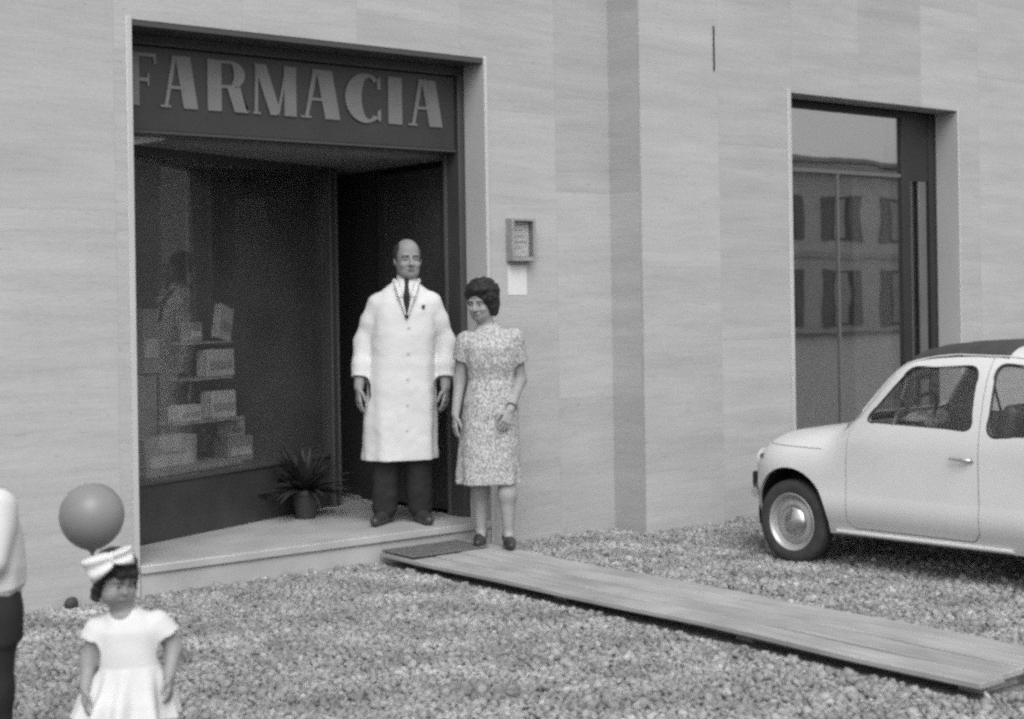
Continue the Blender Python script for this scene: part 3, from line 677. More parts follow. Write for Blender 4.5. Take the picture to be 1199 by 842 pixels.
# ---------------- buildings across the road (seen mirrored in the window glass)
def opposite(name, x0, x1, y, h, lab, cols, floors, depth=8, m='facade'):
    e = empty(name, ((x0+x1)/2, y, 0), label=lab, cat='building'); p = ((x0+x1)/2, y, 0)
    loc(boxes('wall', [((x0, y-depth, 0), (x1, y, h))], MT[m]), e, p)
    loc(boxes('cornice', [((x0-.2, y, h-.45), (x1+.2, y+.45, h-.1)), ((x0-.1, y+.003, 3.25), (x1+.1, y+.14, 3.5))], MT['marble']), e, p)
    loc(boxes('roof', [((x0-.4, y-depth, h), (x1+.4, y+.6, h+.18))], MT['boxd']), e, p)
    for fz, fh in floors:
        for k in range(cols):
            cx = x0+(k+.5)*(x1-x0)/cols
            wn = loc(box('window', (cx-.65, y+.002, fz), (cx+.65, y+.05, fz+fh), MT['facdark']), e, p)
            each('shutter', [((cx-1.25, y+.052, fz-.03), (cx-.66, y+.10, fz+fh+.03)), ((cx+.66, y+.052, fz-.03), (cx+1.25, y+.10, fz+fh+.03))], MT['shutter'], wn)
            boxes('curtain', [((cx-.45, y+.051, fz+.08), (cx+.40, y+.056, fz+fh-.1))], MT['marble'], wn)
    for k in (0, cols//2, cols):
        cx = x0+k*(x1-x0)/cols
        loc(box('pilaster', (cx-.22, y+.004, 0), (cx+.22, y+.22, h-.46), MT['marble']), e, p)
opposite('townhouse', 34.5, 57.5, -35, 7.3, 'two storey plastered house across the road seen mirrored in the shop window', 6, [(.3, 2.4), (4.0, 1.9)])
opposite('apartment_house', 2, 30, -38, 10.5, 'three storey plastered block across the road behind the camera', 7, [(.4, 2.3), (4.0, 1.9), (7.2, 1.9)], m='headl')
opposite('street_end_house', 64, 90, -22, 9.0, 'plastered house far down the street past the parked car', 6, [(.4, 2.3), (4.0, 1.9)], m='headl')
# ================================================================== THE SMALL CAR
def build_car():
    root = empty('parked_car', (0, 0, 0), label='small cream white rounded car with dark canvas roof parked nose to the wall', cat='car')
    LEN = 2.97
    ZT = np.array([(0, .50), (.015, .60), (.05, .675), (.12, .728), (.25, .768), (.45, .795), (.65, .818), (.82, .838), (.895, .866), (.98, .955), (1.075, 1.065), (1.165, 1.165), (1.25, 1.235), (1.34, 1.275), (1.5, 1.302), (1.7, 1.318), (1.9, 1.316), (2.1, 1.29), (2.25, 1.24), (2.4, 1.15), (2.55, 1.03), (2.66, .935), (2.78, .84), (2.88, .74), (2.94, .62), (2.97, .50)])
    def zt(u): return np.interp(u, ZT[:, 0], ZT[:, 1])
    uu = np.linspace(0, LEN, 400); zz = zt(uu)
    for _ in range(14): zz[1:-1] = .25*zz[:-2]+.5*zz[1:-1]+.25*zz[2:]
    fm = lambda u: u if u > .62 else (u-.085)/(.62-.085)*.62      # short, blunt nose
    ztop = lambda u: float(np.interp(fm(u), uu, zz))
    def Bw(u):
        b = .655; u = fm(u)
        if u < .62: b *= (1-((.62-u)/.625)**2.7)**(1/2.7)
        if u > 2.25: b *= (1-((u-2.25)/.727)**3.0)**(1/3.0)
        return b
    def zb(u):
        z = .215
        if u < .35: z += .10*((.35-u)/.35)**1.6
        if u > 2.6: z += .12*((u-2.6)/.37)**1.6
        return z
    def nexp(u):
        return float(np.interp(u, [0, .3, .8, 1.05, 1.3, 2.1, 2.5, 2.97], [2.5, 3.0, 3.4, 4.2, 5.2, 5.0, 3.2, 2.3]))
    def section(u, off=0.):
        b = max(Bw(u)-off, .004); t = ztop(u)-off; z0 = .47; bot = zb(u)+off*.5; n = nexp(u); pts = []
        t = max(t, z0+.01)
        for k in range(33):
            ph = PI/2*(1-(k/32)**.9) if False else PI/2*(1-k/32)
            sy, sz = math.cos(ph), math.sin(ph); 
            z = z0+(t-z0)*sz**(2/n) if n else 0; y = b*sy**(2/n)
            tum = 1.0
            if z > .76: tum = 1-.20*((z-.76)/.54)**1.05
            pts.append((y*tum, z))
        for k in range(1, 13):
            q = k/12; z = z0-(z0-bot)*q; y = b*(1+.018*math.sin(PI*min(1, q*1.3))-.075*q**3)
            pts.append((y, z))
        for k in range(1, 4): pts.append((pts[44][0]*(1-.33*k), bot-.004*k))
        return pts
    def shellbm(off, us):
        bm = bmesh.new(); rings = []
        for u in us:
            P = section(u, off); ring = [(-y, z) for y, z in P[:-1]]
            full = [(0, P[0][1])]+[(-y, z) for y, z in P[1:-1]]+[(0, P[-1][1])]+[(y, z) for y, z in P[1:-1][::-1]]
            rings.append([bm.verts.new((x, -u, z)) for x, z in full])
        n = len(rings[0])
        for A, C in zip(rings, rings[1:]):
            for k in range(n): bm.faces.new((A[k], A[(k+1) % n], C[(k+1) % n], C[k]))
        bm.faces.new(rings[0]); bm.faces.new(rings[-1][::-1])
        return bm
    us = np.concatenate([[.087, .091, .097, .105, .115, .13, .145, .165, .185, .21], np.arange(.24, 2.80, .03), [2.82, 2.85, 2.88, 2.905, 2.925, 2.94, 2.952, 2.96, 2.966]])
    outer = tmpobj(shellbm(0, us)); 
    inner = tmpobj(shellbm(.028, us[(us > .14) & (us < 2.9)]))
    def pobj(poly, y0, y1, axis='side'):
        bm = bmesh.new()
        if axis == 'side': f = lambda p, d: (d, -p[0], p[1])
        else: f = lambda p, d: (p[0], d, p[1])
        a = [bm.verts.new(f(p, y0)) for p in poly]; b = [bm.verts.new(f(p, y1)) for p in poly]
        bm.faces.new(a); bm.faces.new(b[::-1])
        for i in range(len(poly)): j = (i+1) % len(poly); bm.faces.new((a[i], b[i], b[j], a[j]))
        return tmpobj(bm)
    def rnd(poly, r, n=6):
        out = []; m = len(poly)
        for i in range(m):
            rr = r[i] if isinstance(r, (list, tuple)) else r
            p = Vector(poly[i]); a = (Vector(poly[i-1])-p).normalized(); b = (Vector(poly[(i+1) % m])-p).normalized()
            ang = a.angle(b); t = rr/math.tan(ang/2); t = min(t, .49*(Vector(poly[i-1])-p).length, .49*(Vector(poly[(i+1) % m])-p).length)
            for k in range(n+1):
                q = k/n; out.append(tuple((p+a*t)*(1-q)**2+p*2*q*(1-q)+(p+b*t)*q*q))
        return out
    def offset(poly, d):
        m = len(poly); P = [Vector(p) for p in poly]; area = sum(P[i].x*P[(i+1) % m].y-P[(i+1) % m].x*P[i].y for i in range(m)); sgn = 1 if area > 0 else -1; out = []
        for i in range(m):
            t = (P[(i+1) % m]-P[i-1]).normalized(); nrm = Vector((t.y, -t.x))*sgn; out.append(tuple(P[i]+nrm*d))
        return out
    WC = (.545, 2.47); WZ = .262
    win1 = rnd([(1.085, .872), (1.345, 1.185), (1.80, 1.200), (1.815, .855)], [.035, .09, .075, .05])
    win2 = rnd([(1.915, .828), (1.905, 1.215), (2.16, 1.19), (2.42, .985), (2.44, .85)], [.06, .06, .09, .09, .05])
    door = rnd([(.985, .30), (.985, .872), (1.045, .905), (1.275, 1.235), (1.862, 1.262), (1.872, .31), (1.83, .262), (1.03, .262)], [.01, .03, .04, .08, .03, .05, .04, .05])
    shell = outer; shell_me = boolean(outer, [inner]); sh = bpy.data.objects.new('sh', shell_me); COL.objects.link(sh)
    cut = []
    for x0, x1 in ((-1, -.36), (.36, 1)):
        for wu in WC:
            bm = bmesh.new(); bmesh.ops.create_cone(bm, cap_ends=True, segments=64, radius1=.298, radius2=.298, depth=abs(x1-x0), matrix=Matrix.Translation(((x0+x1)/2, -wu, .262+.02)) @ Matrix.Rotation(PI/2, 4, 'Y')); cut.append(tmpobj(bm))
        cut.append(pobj(win1, x0, x1)); cut.append(pobj(win2, x0, x1))
    # windscreen and rear window
    ws = rnd([(-.47, .905), (-.39, 1.205), (.39, 1.205), (.47, .905)], [.05, .09, .09, .05]); rw = rnd([(-.36, .98), (-.31, 1.17), (.31, 1.17), (.36, .98)], .05)
    cws = pobj(ws, -1.30, -.60, 'front'); crw = pobj(rw, -2.9, -2.32, 'front'); cut += [cws, crw]
    body0 = boolean(sh, cut); bo = bpy.data.objects.new('bo', body0); COL.objects.link(bo)
    # doors: cut out with a real 5 mm gap
    din = pobj(offset(door, -.003), -1, -.3); dgl = pobj(offset(door, .003), -1, -.3)
    dme = boolean(bo, [din], 'INTERSECT'); bme = boolean(bo, [dgl])
    bb = bpy.data.objects.new('bb', bme); COL.objects.link(bb)
    din2 = pobj(offset(door, -.003), .3, 1); dgl2 = pobj(offset(door, .003), .3, 1)
    dme2 = boolean(bo, [din2], 'INTERSECT'); bme = boolean(bb, [dgl2])
    bb2 = bpy.data.objects.new('bb2', bme); COL.objects.link(bb2)
    # bonnet lid seam: thin slot cut along the bonnet edge
    slots = []
    for sx in (-1, 1):
        bm = bmesh.new(); bbox(bm, (min(sx*.3, sx*1.), -.78, .6985), (max(sx*.3, sx*1.), -.26, .7025)); slots.append(tmpobj(bm))
    bm = bmesh.new(); bbox(bm, (-.44, -.803, .76), (.44, -.798, .95)); slots.append(tmpobj(bm))
    bme = boolean(bb2, slots)
    def fin(name, me, m, parent=root, ang=28):
        me.materials.clear(); me.materials.append(m); o = bpy.data.objects.new(name, me); COL.objects.link(o); o.parent = parent
        me.shade_smooth(); me.set_sharp_from_angle(angle=rad(ang))
        return o
    body = fin('body', bme, MT['paint'])
    doors = [fin('door', dme, MT['paint']), fin('door', dme2, MT['paint'])]
    # glazing: thin skin slightly inside the outer surface
    gsh = boolean(tmpobj(shellbm(.012, us[(us > .5) & (us < 2.85)])), [tmpobj(shellbm(.016, us[(us > .45) & (us < 2.88)]))]); gs = bpy.data.objects.new('gs', gsh); COL.objects.link(gs)
    def gl(name, cutter, parent): return fin(name, boolean(gs, [cutter], 'INTERSECT'), MT['carglass'], parent)
    for x0, x1, d in ((-1, -.3, doors[0]), (.3, 1, doors[1])):
        gl('door_window', pobj(offset(win1, -.002), x0, x1), d); gl('rear_side_window', pobj(offset(win2, -.002), x0, x1), body)
    gl('windscreen', pobj(offset(ws, -.002), -1.3, -.62, 'front'), body); gl('rear_window', pobj(offset(rw, -.002), -2.88, -2.34, 'front'), body)
    # surface point on the flank at (u, z)
    def flank(u, z, off=0):
        P = section(u); ys = [p for p in P[:45]]; best = None
        for (y1, z1), (y2, z2) in zip(ys, ys[1:]):
            if (z1-z)*(z2-z) <= 0 and abs(z1-z2) > 1e-7: t = (z-z1)/(z2-z1); best = y1+(y2-y1)*t
        return (best if best else .6)+off
    # rubber seals round the glass
    for sx, d in ((-1, doors[0]), (1, doors[1])):
        for poly, par, nm in ((win1, d, 'window_seal'), (win2, body, 'window_seal')):
            bm = bmesh.new(); pts = [Vector((sx*flank(u, z, -.004), -u, z)) for u, z in poly]; pts.append(pts[0]); pts.append(pts[1]); tube(bm, pts, .009 if poly is win2 else .0065, 6); frombm(nm, bm, MT['blackrub'], par, smooth=60)
        # quarter-light divider bar
        bm = bmesh.new(); tube(bm, [(sx*flank(1.275, .86, -.006), -1.300, .86), (sx*flank(1.29, 1.2, -.006), -1.312, 1.205)], .0085, 6); frombm('quarter_light_bar', bm, MT['alu'], d, smooth=60)
        # handle
        bm = bmesh.new(); y = flank(1.7, .70); tube(bm, [(sx*(y-.005), -1.825, .700), (sx*(y+.02), -1.815, .702), (sx*(y+.028), -1.76, .706), (sx*(y+.026), -1.70, .708)], [.010, .010, .009, .006], 8)
        lathe(bm, [(0, .006), (.014, .006), (.016, 0)], 12, Matrix.Translation((sx*y, -1.83, .70)) @ Matrix.Rotation(sx*PI/2, 4, 'Y')); frombm('door_handle', bm, MT['chrome'], d, smooth=50)
        # roof gutter
        bm = bmesh.new(); pts = []
        for u in np.linspace(1.0, 2.45, 40):
            z = min(ztop(u)-.055, 1.258-.02*abs(u-1.6)); z = max(z, .88); pts.append((sx*flank(u, z, .004), -u, z))
        tube(bm, pts, .006, 6); frombm('roof_gutter', bm, MT['paint'], root, smooth=60)
    # canvas roof: sheet over the roof opening with a rolled edge
    bm = bmesh.new(); rows = []
    for i, u in enumerate(np.linspace(1.29, 1.95, 22)):
        row = []
        for j in range(21):
            x = -.44+.88*j/20; P = section(u); ys = [(y, z) for y, z in P[:33]]
            z = np.interp(abs(x), [p[0] for p in ys], [p[1] for p in ys]); e = min(1, min(i, 21-i)/2, min(j, 20-j)/2)
            row.append((x, -u, z+.004+.010*e+.003*math.sin(u*40)))
        rows.append([bm.verts.new(p) for p in row])
    for A, C in zip(rows, rows[1:]):
        for k in range(20): bm.faces.new((A[k], A[k+1], C[k+1], C[k]))
    o = frombm('canvas_roof', bm, MT['canvas'], root, smooth=180); md = o.modifiers.new('solid', 'SOLIDIFY'); md.thickness = .012; md.offset = -1
    # wheels with fake-free wells
    for sx in (-1, 1):
        for wu in WC:
            Mx = Matrix.Translation((sx*.555, -wu, WZ-.01)) @ Matrix.Rotation(sx*PI/2, 4, 'Y')
            wr = empty('wheel', (0, 0, 0)); wr.parent = root
            bm = bmesh.new(); lathe(bm, [(.158, -.055), (.175, -.066), (.215, -.070), (.238, -.060), (.250, -.045), (.253, 0), (.250, .040), (.240, .056), (.215, .066), (.178, .060), (.160, .050)], 56, Mx); frombm('tyre', bm, MT['tyre'], wr, smooth=40)
            bm = bmesh.new(); lathe(bm, [(.165, -.05), (.160, .048), (.172, .058), (.168, .061), (.155, .050), (.148, .030), (.135, .022), (.128, .030), (.105, .036), (.090, .028), (.075, .026), (0, .026)], 56, Mx); frombm('rim', bm, MT['hub'], wr, smooth=35)
            bm = bmesh.new(); lathe(bm, [(.096, .026), (.094, .038), (.078, .054), (.040, .066), (0, .070)], 40, Mx); frombm('hubcap', bm, MT['chrome'], wr, smooth=50)
            bm = bmesh.new()
            for k in range(20):
                a0, a1 = PI*(k/20)*1.16-.25, PI*((k+1)/20)*1.16-.25
                q = [(sx*.555, a0), (sx*.555, a1), (sx*.34, a1), (sx*.34, a0)]
                bm.faces.new([bm.verts.new((x, -wu+.302*math.cos(a), WZ+.02+.302*math.sin(a))) for x, a in q])
                bm.faces.new([bm.verts.new((sx*.34, -wu+r_*math.cos(a), WZ+.02+r_*math.sin(a))) for r_, a in ((0, a0), (.302, a0), (.302, a1))])
            bmesh.ops.remove_doubles(bm, verts=bm.verts, dist=.0005); frombm('wheel_well', bm, MT['under'], root)
    # underside, bumper, lamps
    box('floor_pan', (-.52, -2.7, .195), (.52, -.30, .24), MT['under'], root)
    for yb, sgn in ((-.050, 1), (-3.005, -1)):
        bm = bmesh.new(); pts = []
        for t in np.linspace(-1, 1, 25):
            x = .60*t; y = yb-sgn*(.20*abs(t)**3.2); pts.append((x, y, .405))
        tube(bm, pts, .022, 8)
        for v in bm.verts: v.co.z = .405+(v.co.z-.405)*1.5
        frombm('bumper', bm, MT['chrome'], root, smooth=60)
        each('overrider', [((sx*.33-.02, yb-.045 if sgn > 0 else yb-.015, .36), (sx*.33+.02, yb+.02 if sgn > 0 else yb+.045, .50)) for sx in (-1, 1)], MT['blackrub'], root, bevel=.012)
    for sx in (-1, 1):
        Mx = Matrix.Translation((sx*.40, -.185, .565)) @ Matrix.Rotation(-PI/2-.12, 4, 'X') @ Matrix.Rotation(sx*.12, 4, 'Y')
        bm = bmesh.new(); lathe(bm, [(.098, -.10), (.098, .0), (.090, .014), (.082, .010), (.082, 0)], 36, Mx); hl = frombm('headlight', bm, MT['paint'], root, smooth=50)
        bm = bmesh.new(); lathe(bm, [(.082, .004), (.06, .020), (.03, .028), (0, .031)], 32, Mx); frombm('lens', bm, MT['hub'], hl, smooth=60)
        y = flank(.27, .62); bm = bmesh.new(); lathe(bm, [(.017, -.02), (.017, .004), (.012, .012), (0, .014)], 16, Matrix.Translation((sx*y, -.27, .625)) @ Matrix.Rotation(sx*1.2, 4, 'Y')); frombm('side_lamp', bm, MT['seat'], root, smooth=50)
        Mt = Matrix.Translation((sx*.50, -2.905, .55)); bm = bmesh.new(); bbox(bm, (-.035, -.02, -.06), (.035, .03, .06), Mt); frombm('tail_lamp', bm, MT['seat'], root, bevel=.012)
    # sill strip
    for sx in (-1, 1):
        bm = bmesh.new(); pts = [(sx*(flank(u, .245)+.006), -u, .235) for u in np.linspace(.90, 2.06, 12)]; tube(bm, pts, .013, 8); frombm('sill_strip', bm, MT['paint'], root, smooth=60)
    # cabin
    boxes('dashboard', [((-.50, -1.02, .74), (.50, -.88, .86))], MT['headl'], root, bevel=.03)
    box('cabin_floor', (-.56, -2.4, .245), (.56, -.9, .27), MT['seat'], root)
    for sx in (-1, 1):
        se = boxes('front_seat', [((sx*.28-.22, -1.78, .30), (sx*.28+.22, -1.36, .52))], MT['seat'], root, bevel=.05)
        Mb = Matrix.Translation((sx*.28, -1.80, .46)) @ Matrix.Rotation(.33, 4, 'X'); bm = bmesh.new(); bbox(bm, (-.22, -.05, 0), (.22, .05, .56), Mb); frombm('seat_back', bm, MT['seat'], se, bevel=.045, seg=4)
    boxes('rear_bench', [((-.5, -2.45, .30), (.5, -2.05, .56)), ((-.5, -2.52, .56), (.5, -2.38, .90))], MT['seat'], root, bevel=.04)
    bm = bmesh.new(); Ms = Matrix.Translation((-.28, -1.235, .87)) @ Matrix.Rotation(-1.02, 4, 'X')
    pts = [Ms @ Vector((.185*math.cos(t), .185*math.sin(t), 0)) for t in np.linspace(0, 2*PI, 41)]; tube(bm, pts, .0105, 8)
    tube(bm, [Ms @ Vector((-.18, 0, 0)), Ms @ Vector((0, 0, -.03)), Ms @ Vector((.18, 0, 0))], .009, 6); tube(bm, [Ms @ Vector((0, 0, -.03)), Ms @ Vector((0, .0, -.32))], .016, 8); frombm('steering_wheel', bm, MT['blackrub'], root, smooth=60)
    bm = bmesh.new(); bbox(bm, (-.08, -.01, -.03), (.08, .01, .03), Matrix.Translation((0, -1.12, 1.12))); frombm('rear_view_mirror', bm, MT['seat'], root, bevel=.008)
    for o in list(COL.objects):
        if o.name.split('.')[0] in ('tmp', 'sh', 'bo', 'bb', 'bb2', 'gs'): kill(o)
    return root
car = build_car()
CARX, CARY, CARR, CS = 6.978, -1.10, rad(4.2), (.90, .90, .948)
def place_car(c, x, y, r, sc=1): c.location = (x, y, 0); c.rotation_euler = (0, 0, r); c.scale = sc
place_car(car, CARX, CARY, CARR, CS)
cm = Matrix.Translation((CARX, CARY, 0)) @ Matrix.Rotation(CARR, 4, 'Z')
F = Field((-.26, -.17, -.02), (.26, .17, .24), .008)
F.ell((0, 0, .09), (.21, .11, .10), .03); F.ell((-.12, .02, .11), (.10, .09, .09), .03); F.ell((.12, -.02, .12), (.09, .08, .08), .03)
cu = F.obj('cloth_bundle', MT['cloth'], None, 1); cu.location = cm @ Vector((-.04, -1.06, .755)); cu.rotation_euler = (0, 0, CARR+.2); cu.scale = (.9, .8, .55); tag(cu, 'light flowered cloth bundle on the dashboard of the white car', 'cloth')
# ================================================================== PEOPLE
def folds_fn(m, amp, z_hi, z_lo, ph=0, m2=None, a2=0):
    def f(th, Z):
        t = np.clip((z_hi-Z)/(z_hi-z_lo), 0, 1); w = amp*t*np.sin(m*th+ph+.5*np.sin(2*th+1))
        if m2: w = w+a2*t*np.sin(m2*th+ph*2+Z*4)
        return w
    return f

def build_man():
    r = empty('person', (5.135, .295, STEPZ), rad(-34), label='balding man in long white coat and dark tie standing in the shop doorway', cat='person', group=None)
    h = .0048
    HD = Head((.045, -.022, 1.605), 1.04, yaw=.22, pitch=.05)
    F = Field((-.42, -.30, -.02), (.42, .30, 1.80), h)
    HD.build(F)
    F.cone((.035, .0, 1.42), (.042, -.002, 1.58), .062, .056, .03)
    F.loft([(0.80, -.01, 0, .16, .115), (1.0, 0, 0, .150, .105), (1.25, .01, 0, .165, .115), (1.38, .02, 0, .15, .09), (1.45, .03, 0, .07, .06)], .04)
    SH = [(-.142, .0, 1.352), (.184, .0, 1.352)]; EL = [(-.232, .02, 1.11), (.270, .03, 1.105)]; WR_ = [(-.262, -.050, .835), (.262, -.040, .825)]
    for s0, e0, w0 in zip(SH, EL, WR_):
        F.chain([s0, e0, w0], [.055, .045, .030], .03)
    hand(F, (-.262, -.053, .838), (-.02, -.12, -1), (.35, -1, 0), (1, .3, 0), .98, .55)
    hand(F, (.262, -.043, .828), (-.03, -.15, -1), (-.45, -1, 0), (-1, .3, 0), .98, .6)
    for x, ax in ((-.095, -.115), (.085, .095)):
        F.chain([(x, 0, .86), (x*.98, -.01, .48), (ax, .015, .09)], [.085, .06, .042], .04)
        F.cone((ax, .015, .075), (ax, -.02, .05), .034, .026, .02)
    body = F.obj('body', MT['skinm'], r, 0, 1)
    HD.features(r, MT['feature'], MT['lip'])
    # hair: sides and back, thin on top
    F = Field((-.10, -.16, 1.45), (.19, .14, 1.78), .0035); HD.ell(F, (0, .018, .026), (.085, .100, .088), .004)
    HD.ell(F, (0, -.080, .066), (.058, .095, .10), .012, '-'); HD.ell(F, (0, -.075, -.02), (.12, .075, .11), .01, '-'); HD.ell(F, (0, -.02, .13), (.052, .10, .045), .02, '-')
    F.obj('hair', MT['greyhair'], r, disp=[(.006, .010, 1)])
    # trousers
    F = Field((-.25, -.16, .04), (.25, .18, .98), .0055)
    for x, ax in ((-.095, -.118), (.085, .098)):
        F.chain([(x, 0, .90), (x, -.015, .50), (ax, .018, .10)], [.105, .088, .078], .05)
    F.loft([(.80, -.005, 0, .17, .12), (.96, 0, 0, .165, .12)], .05)
    F.obj('trousers', MT['black'], r, 1, disp=[(.014, .07, 1)])
    for ax, an in ((-.118, -.35), (.098, .30)):
        F = Field((ax-.17, -.26, -.01), (ax+.17, .12, .16), .005); shoe_field(F, ax, .015, 0, an); 
        F.loft([(-.005, ax, -.05, .2, .3), (0.002, ax, -.05, .2, .3)], .001, op='-'); F.obj('shoe', MT['shoe'], r)
    # long white coat
    F = Field((-.42, -.28, .34), (.42, .26, 1.50), h)
    fz = folds_fn(6, .05, 1.15, .39, .4, 10, .025)
    F.loft([(.392, -.020, 0.0, .222, .155), (.60, -.016, 0, .222, .15), (.85, -.005, -.002, .212, .142), (1.02, .004, -.004, .198, .132), (1.15, .012, -.004, .198, .135), (1.28, .018, 0, .198, .128), (1.34, .02, 0, .190, .115), (1.39, .022, .003, .165, .095), (1.43, .026, .006, .125, .078), (1.458, .032, .008, .090, .068), (1.478, .034, .008, .070, .060)], .03, 2.5, fz)
    for s0, e0, w0 in zip(SH, EL, WR_):
        s1 = np.array(s0); e1 = np.array(e0); w1 = np.array(w0); m1 = (s1+e1)/2; m2 = (e1+w1)/2
        F.chain([s1+(0, 0, -.012), m1, e1, m2, w1+(e1-w1)*.10], [.063, .061, .057, .053, .056], .03)
        ax = (e1-w1)/np.linalg.norm(e1-w1)
        F.cone(w1+(e1-w1)*.02-(0, 0, .05), w1+(e1-w1)*.02, .075, .075, .002, '-')
    # opening: V at the neck, front placket step and vent below the last button
    F.cone((.034, -.14, 1.50), (.034, -.19, 1.26), .030, .004, .008, '-'); F.cone((.034, -.09, 1.51), (.034, -.13, 1.42), .045, .036, .008, '-')
    F.cone((.030, -.162, 1.24), (.010, -.176, .40), .006, .008, .006, '-')
    coat = F.obj('coat', MT['cotton'], r, 0, 1, disp=[(.012, .16, 0), (.005, .05, 0)])
    # lapel collar
    F = Field((-.12, -.20, 1.25), (.19, .14, 1.54), .0035)
    for sx in (-1, 1):
        F.cone((.036+sx*.072, .01, 1.475), (.036+sx*.060, -.085, 1.45), .014, .012, .01); F.cone((.036+sx*.060, -.085, 1.45), (.036+sx*.040, -.132, 1.385), .014, .016, .01); F.cone((.036+sx*.043, -.128, 1.39), (.034+sx*.006, -.150, 1.27), .014, .004, .008)
    F.cone((-.036, .01, 1.475), (.036, .07, 1.485), .014, .014, .01); F.cone((.036, .07, 1.485), (.108, .01, 1.475), .014, .014, .01)
    F.obj('collar', MT['cotton'], coat)
    F = Field((-.06, -.18, 1.25), (.13, .10, 1.56), .0035)
    F.loft([(1.30, .034, -.075, .045, .055), (1.42, .034, -.035, .058, .070), (1.49, .037, -.008, .061, .062), (1.515, .040, -.006, .060, .061)], .01); F.obj('shirt_front', MT['shirt'], r)
    F = Field((-.02, -.20, 1.20), (.09, -.02, 1.54), .003)
    F.cone((.037, -.070, 1.485), (.036, -.084, 1.462), .017, .013, .003); F.cone((.036, -.086, 1.455), (.035, -.126, 1.38), .011, .019, .003); F.cone((.035, -.126, 1.38), (.033, -.142, 1.26), .019, .012, .003); F.obj('tie', MT['black'], r)
    F = Field((.10, -.19, 1.28), (.18, -.08, 1.36), .0025); F.ell((.135, -.118, 1.318), (.011, .012, .012), .002); F.obj('badge', MT['feature'], coat)
    for i in range(5):
        bm = bmesh.new(); lathe(bm, [(.007, 0), (.007, .003), (0, .004)], 12, Matrix.Translation((.045-.005*i, -.144-.003*min(i, 3), 1.20-.155*i)) @ Matrix.Rotation(PI/2, 4, 'X')); frombm('button', bm, MT['cotton'], coat)
    return r
build_man()

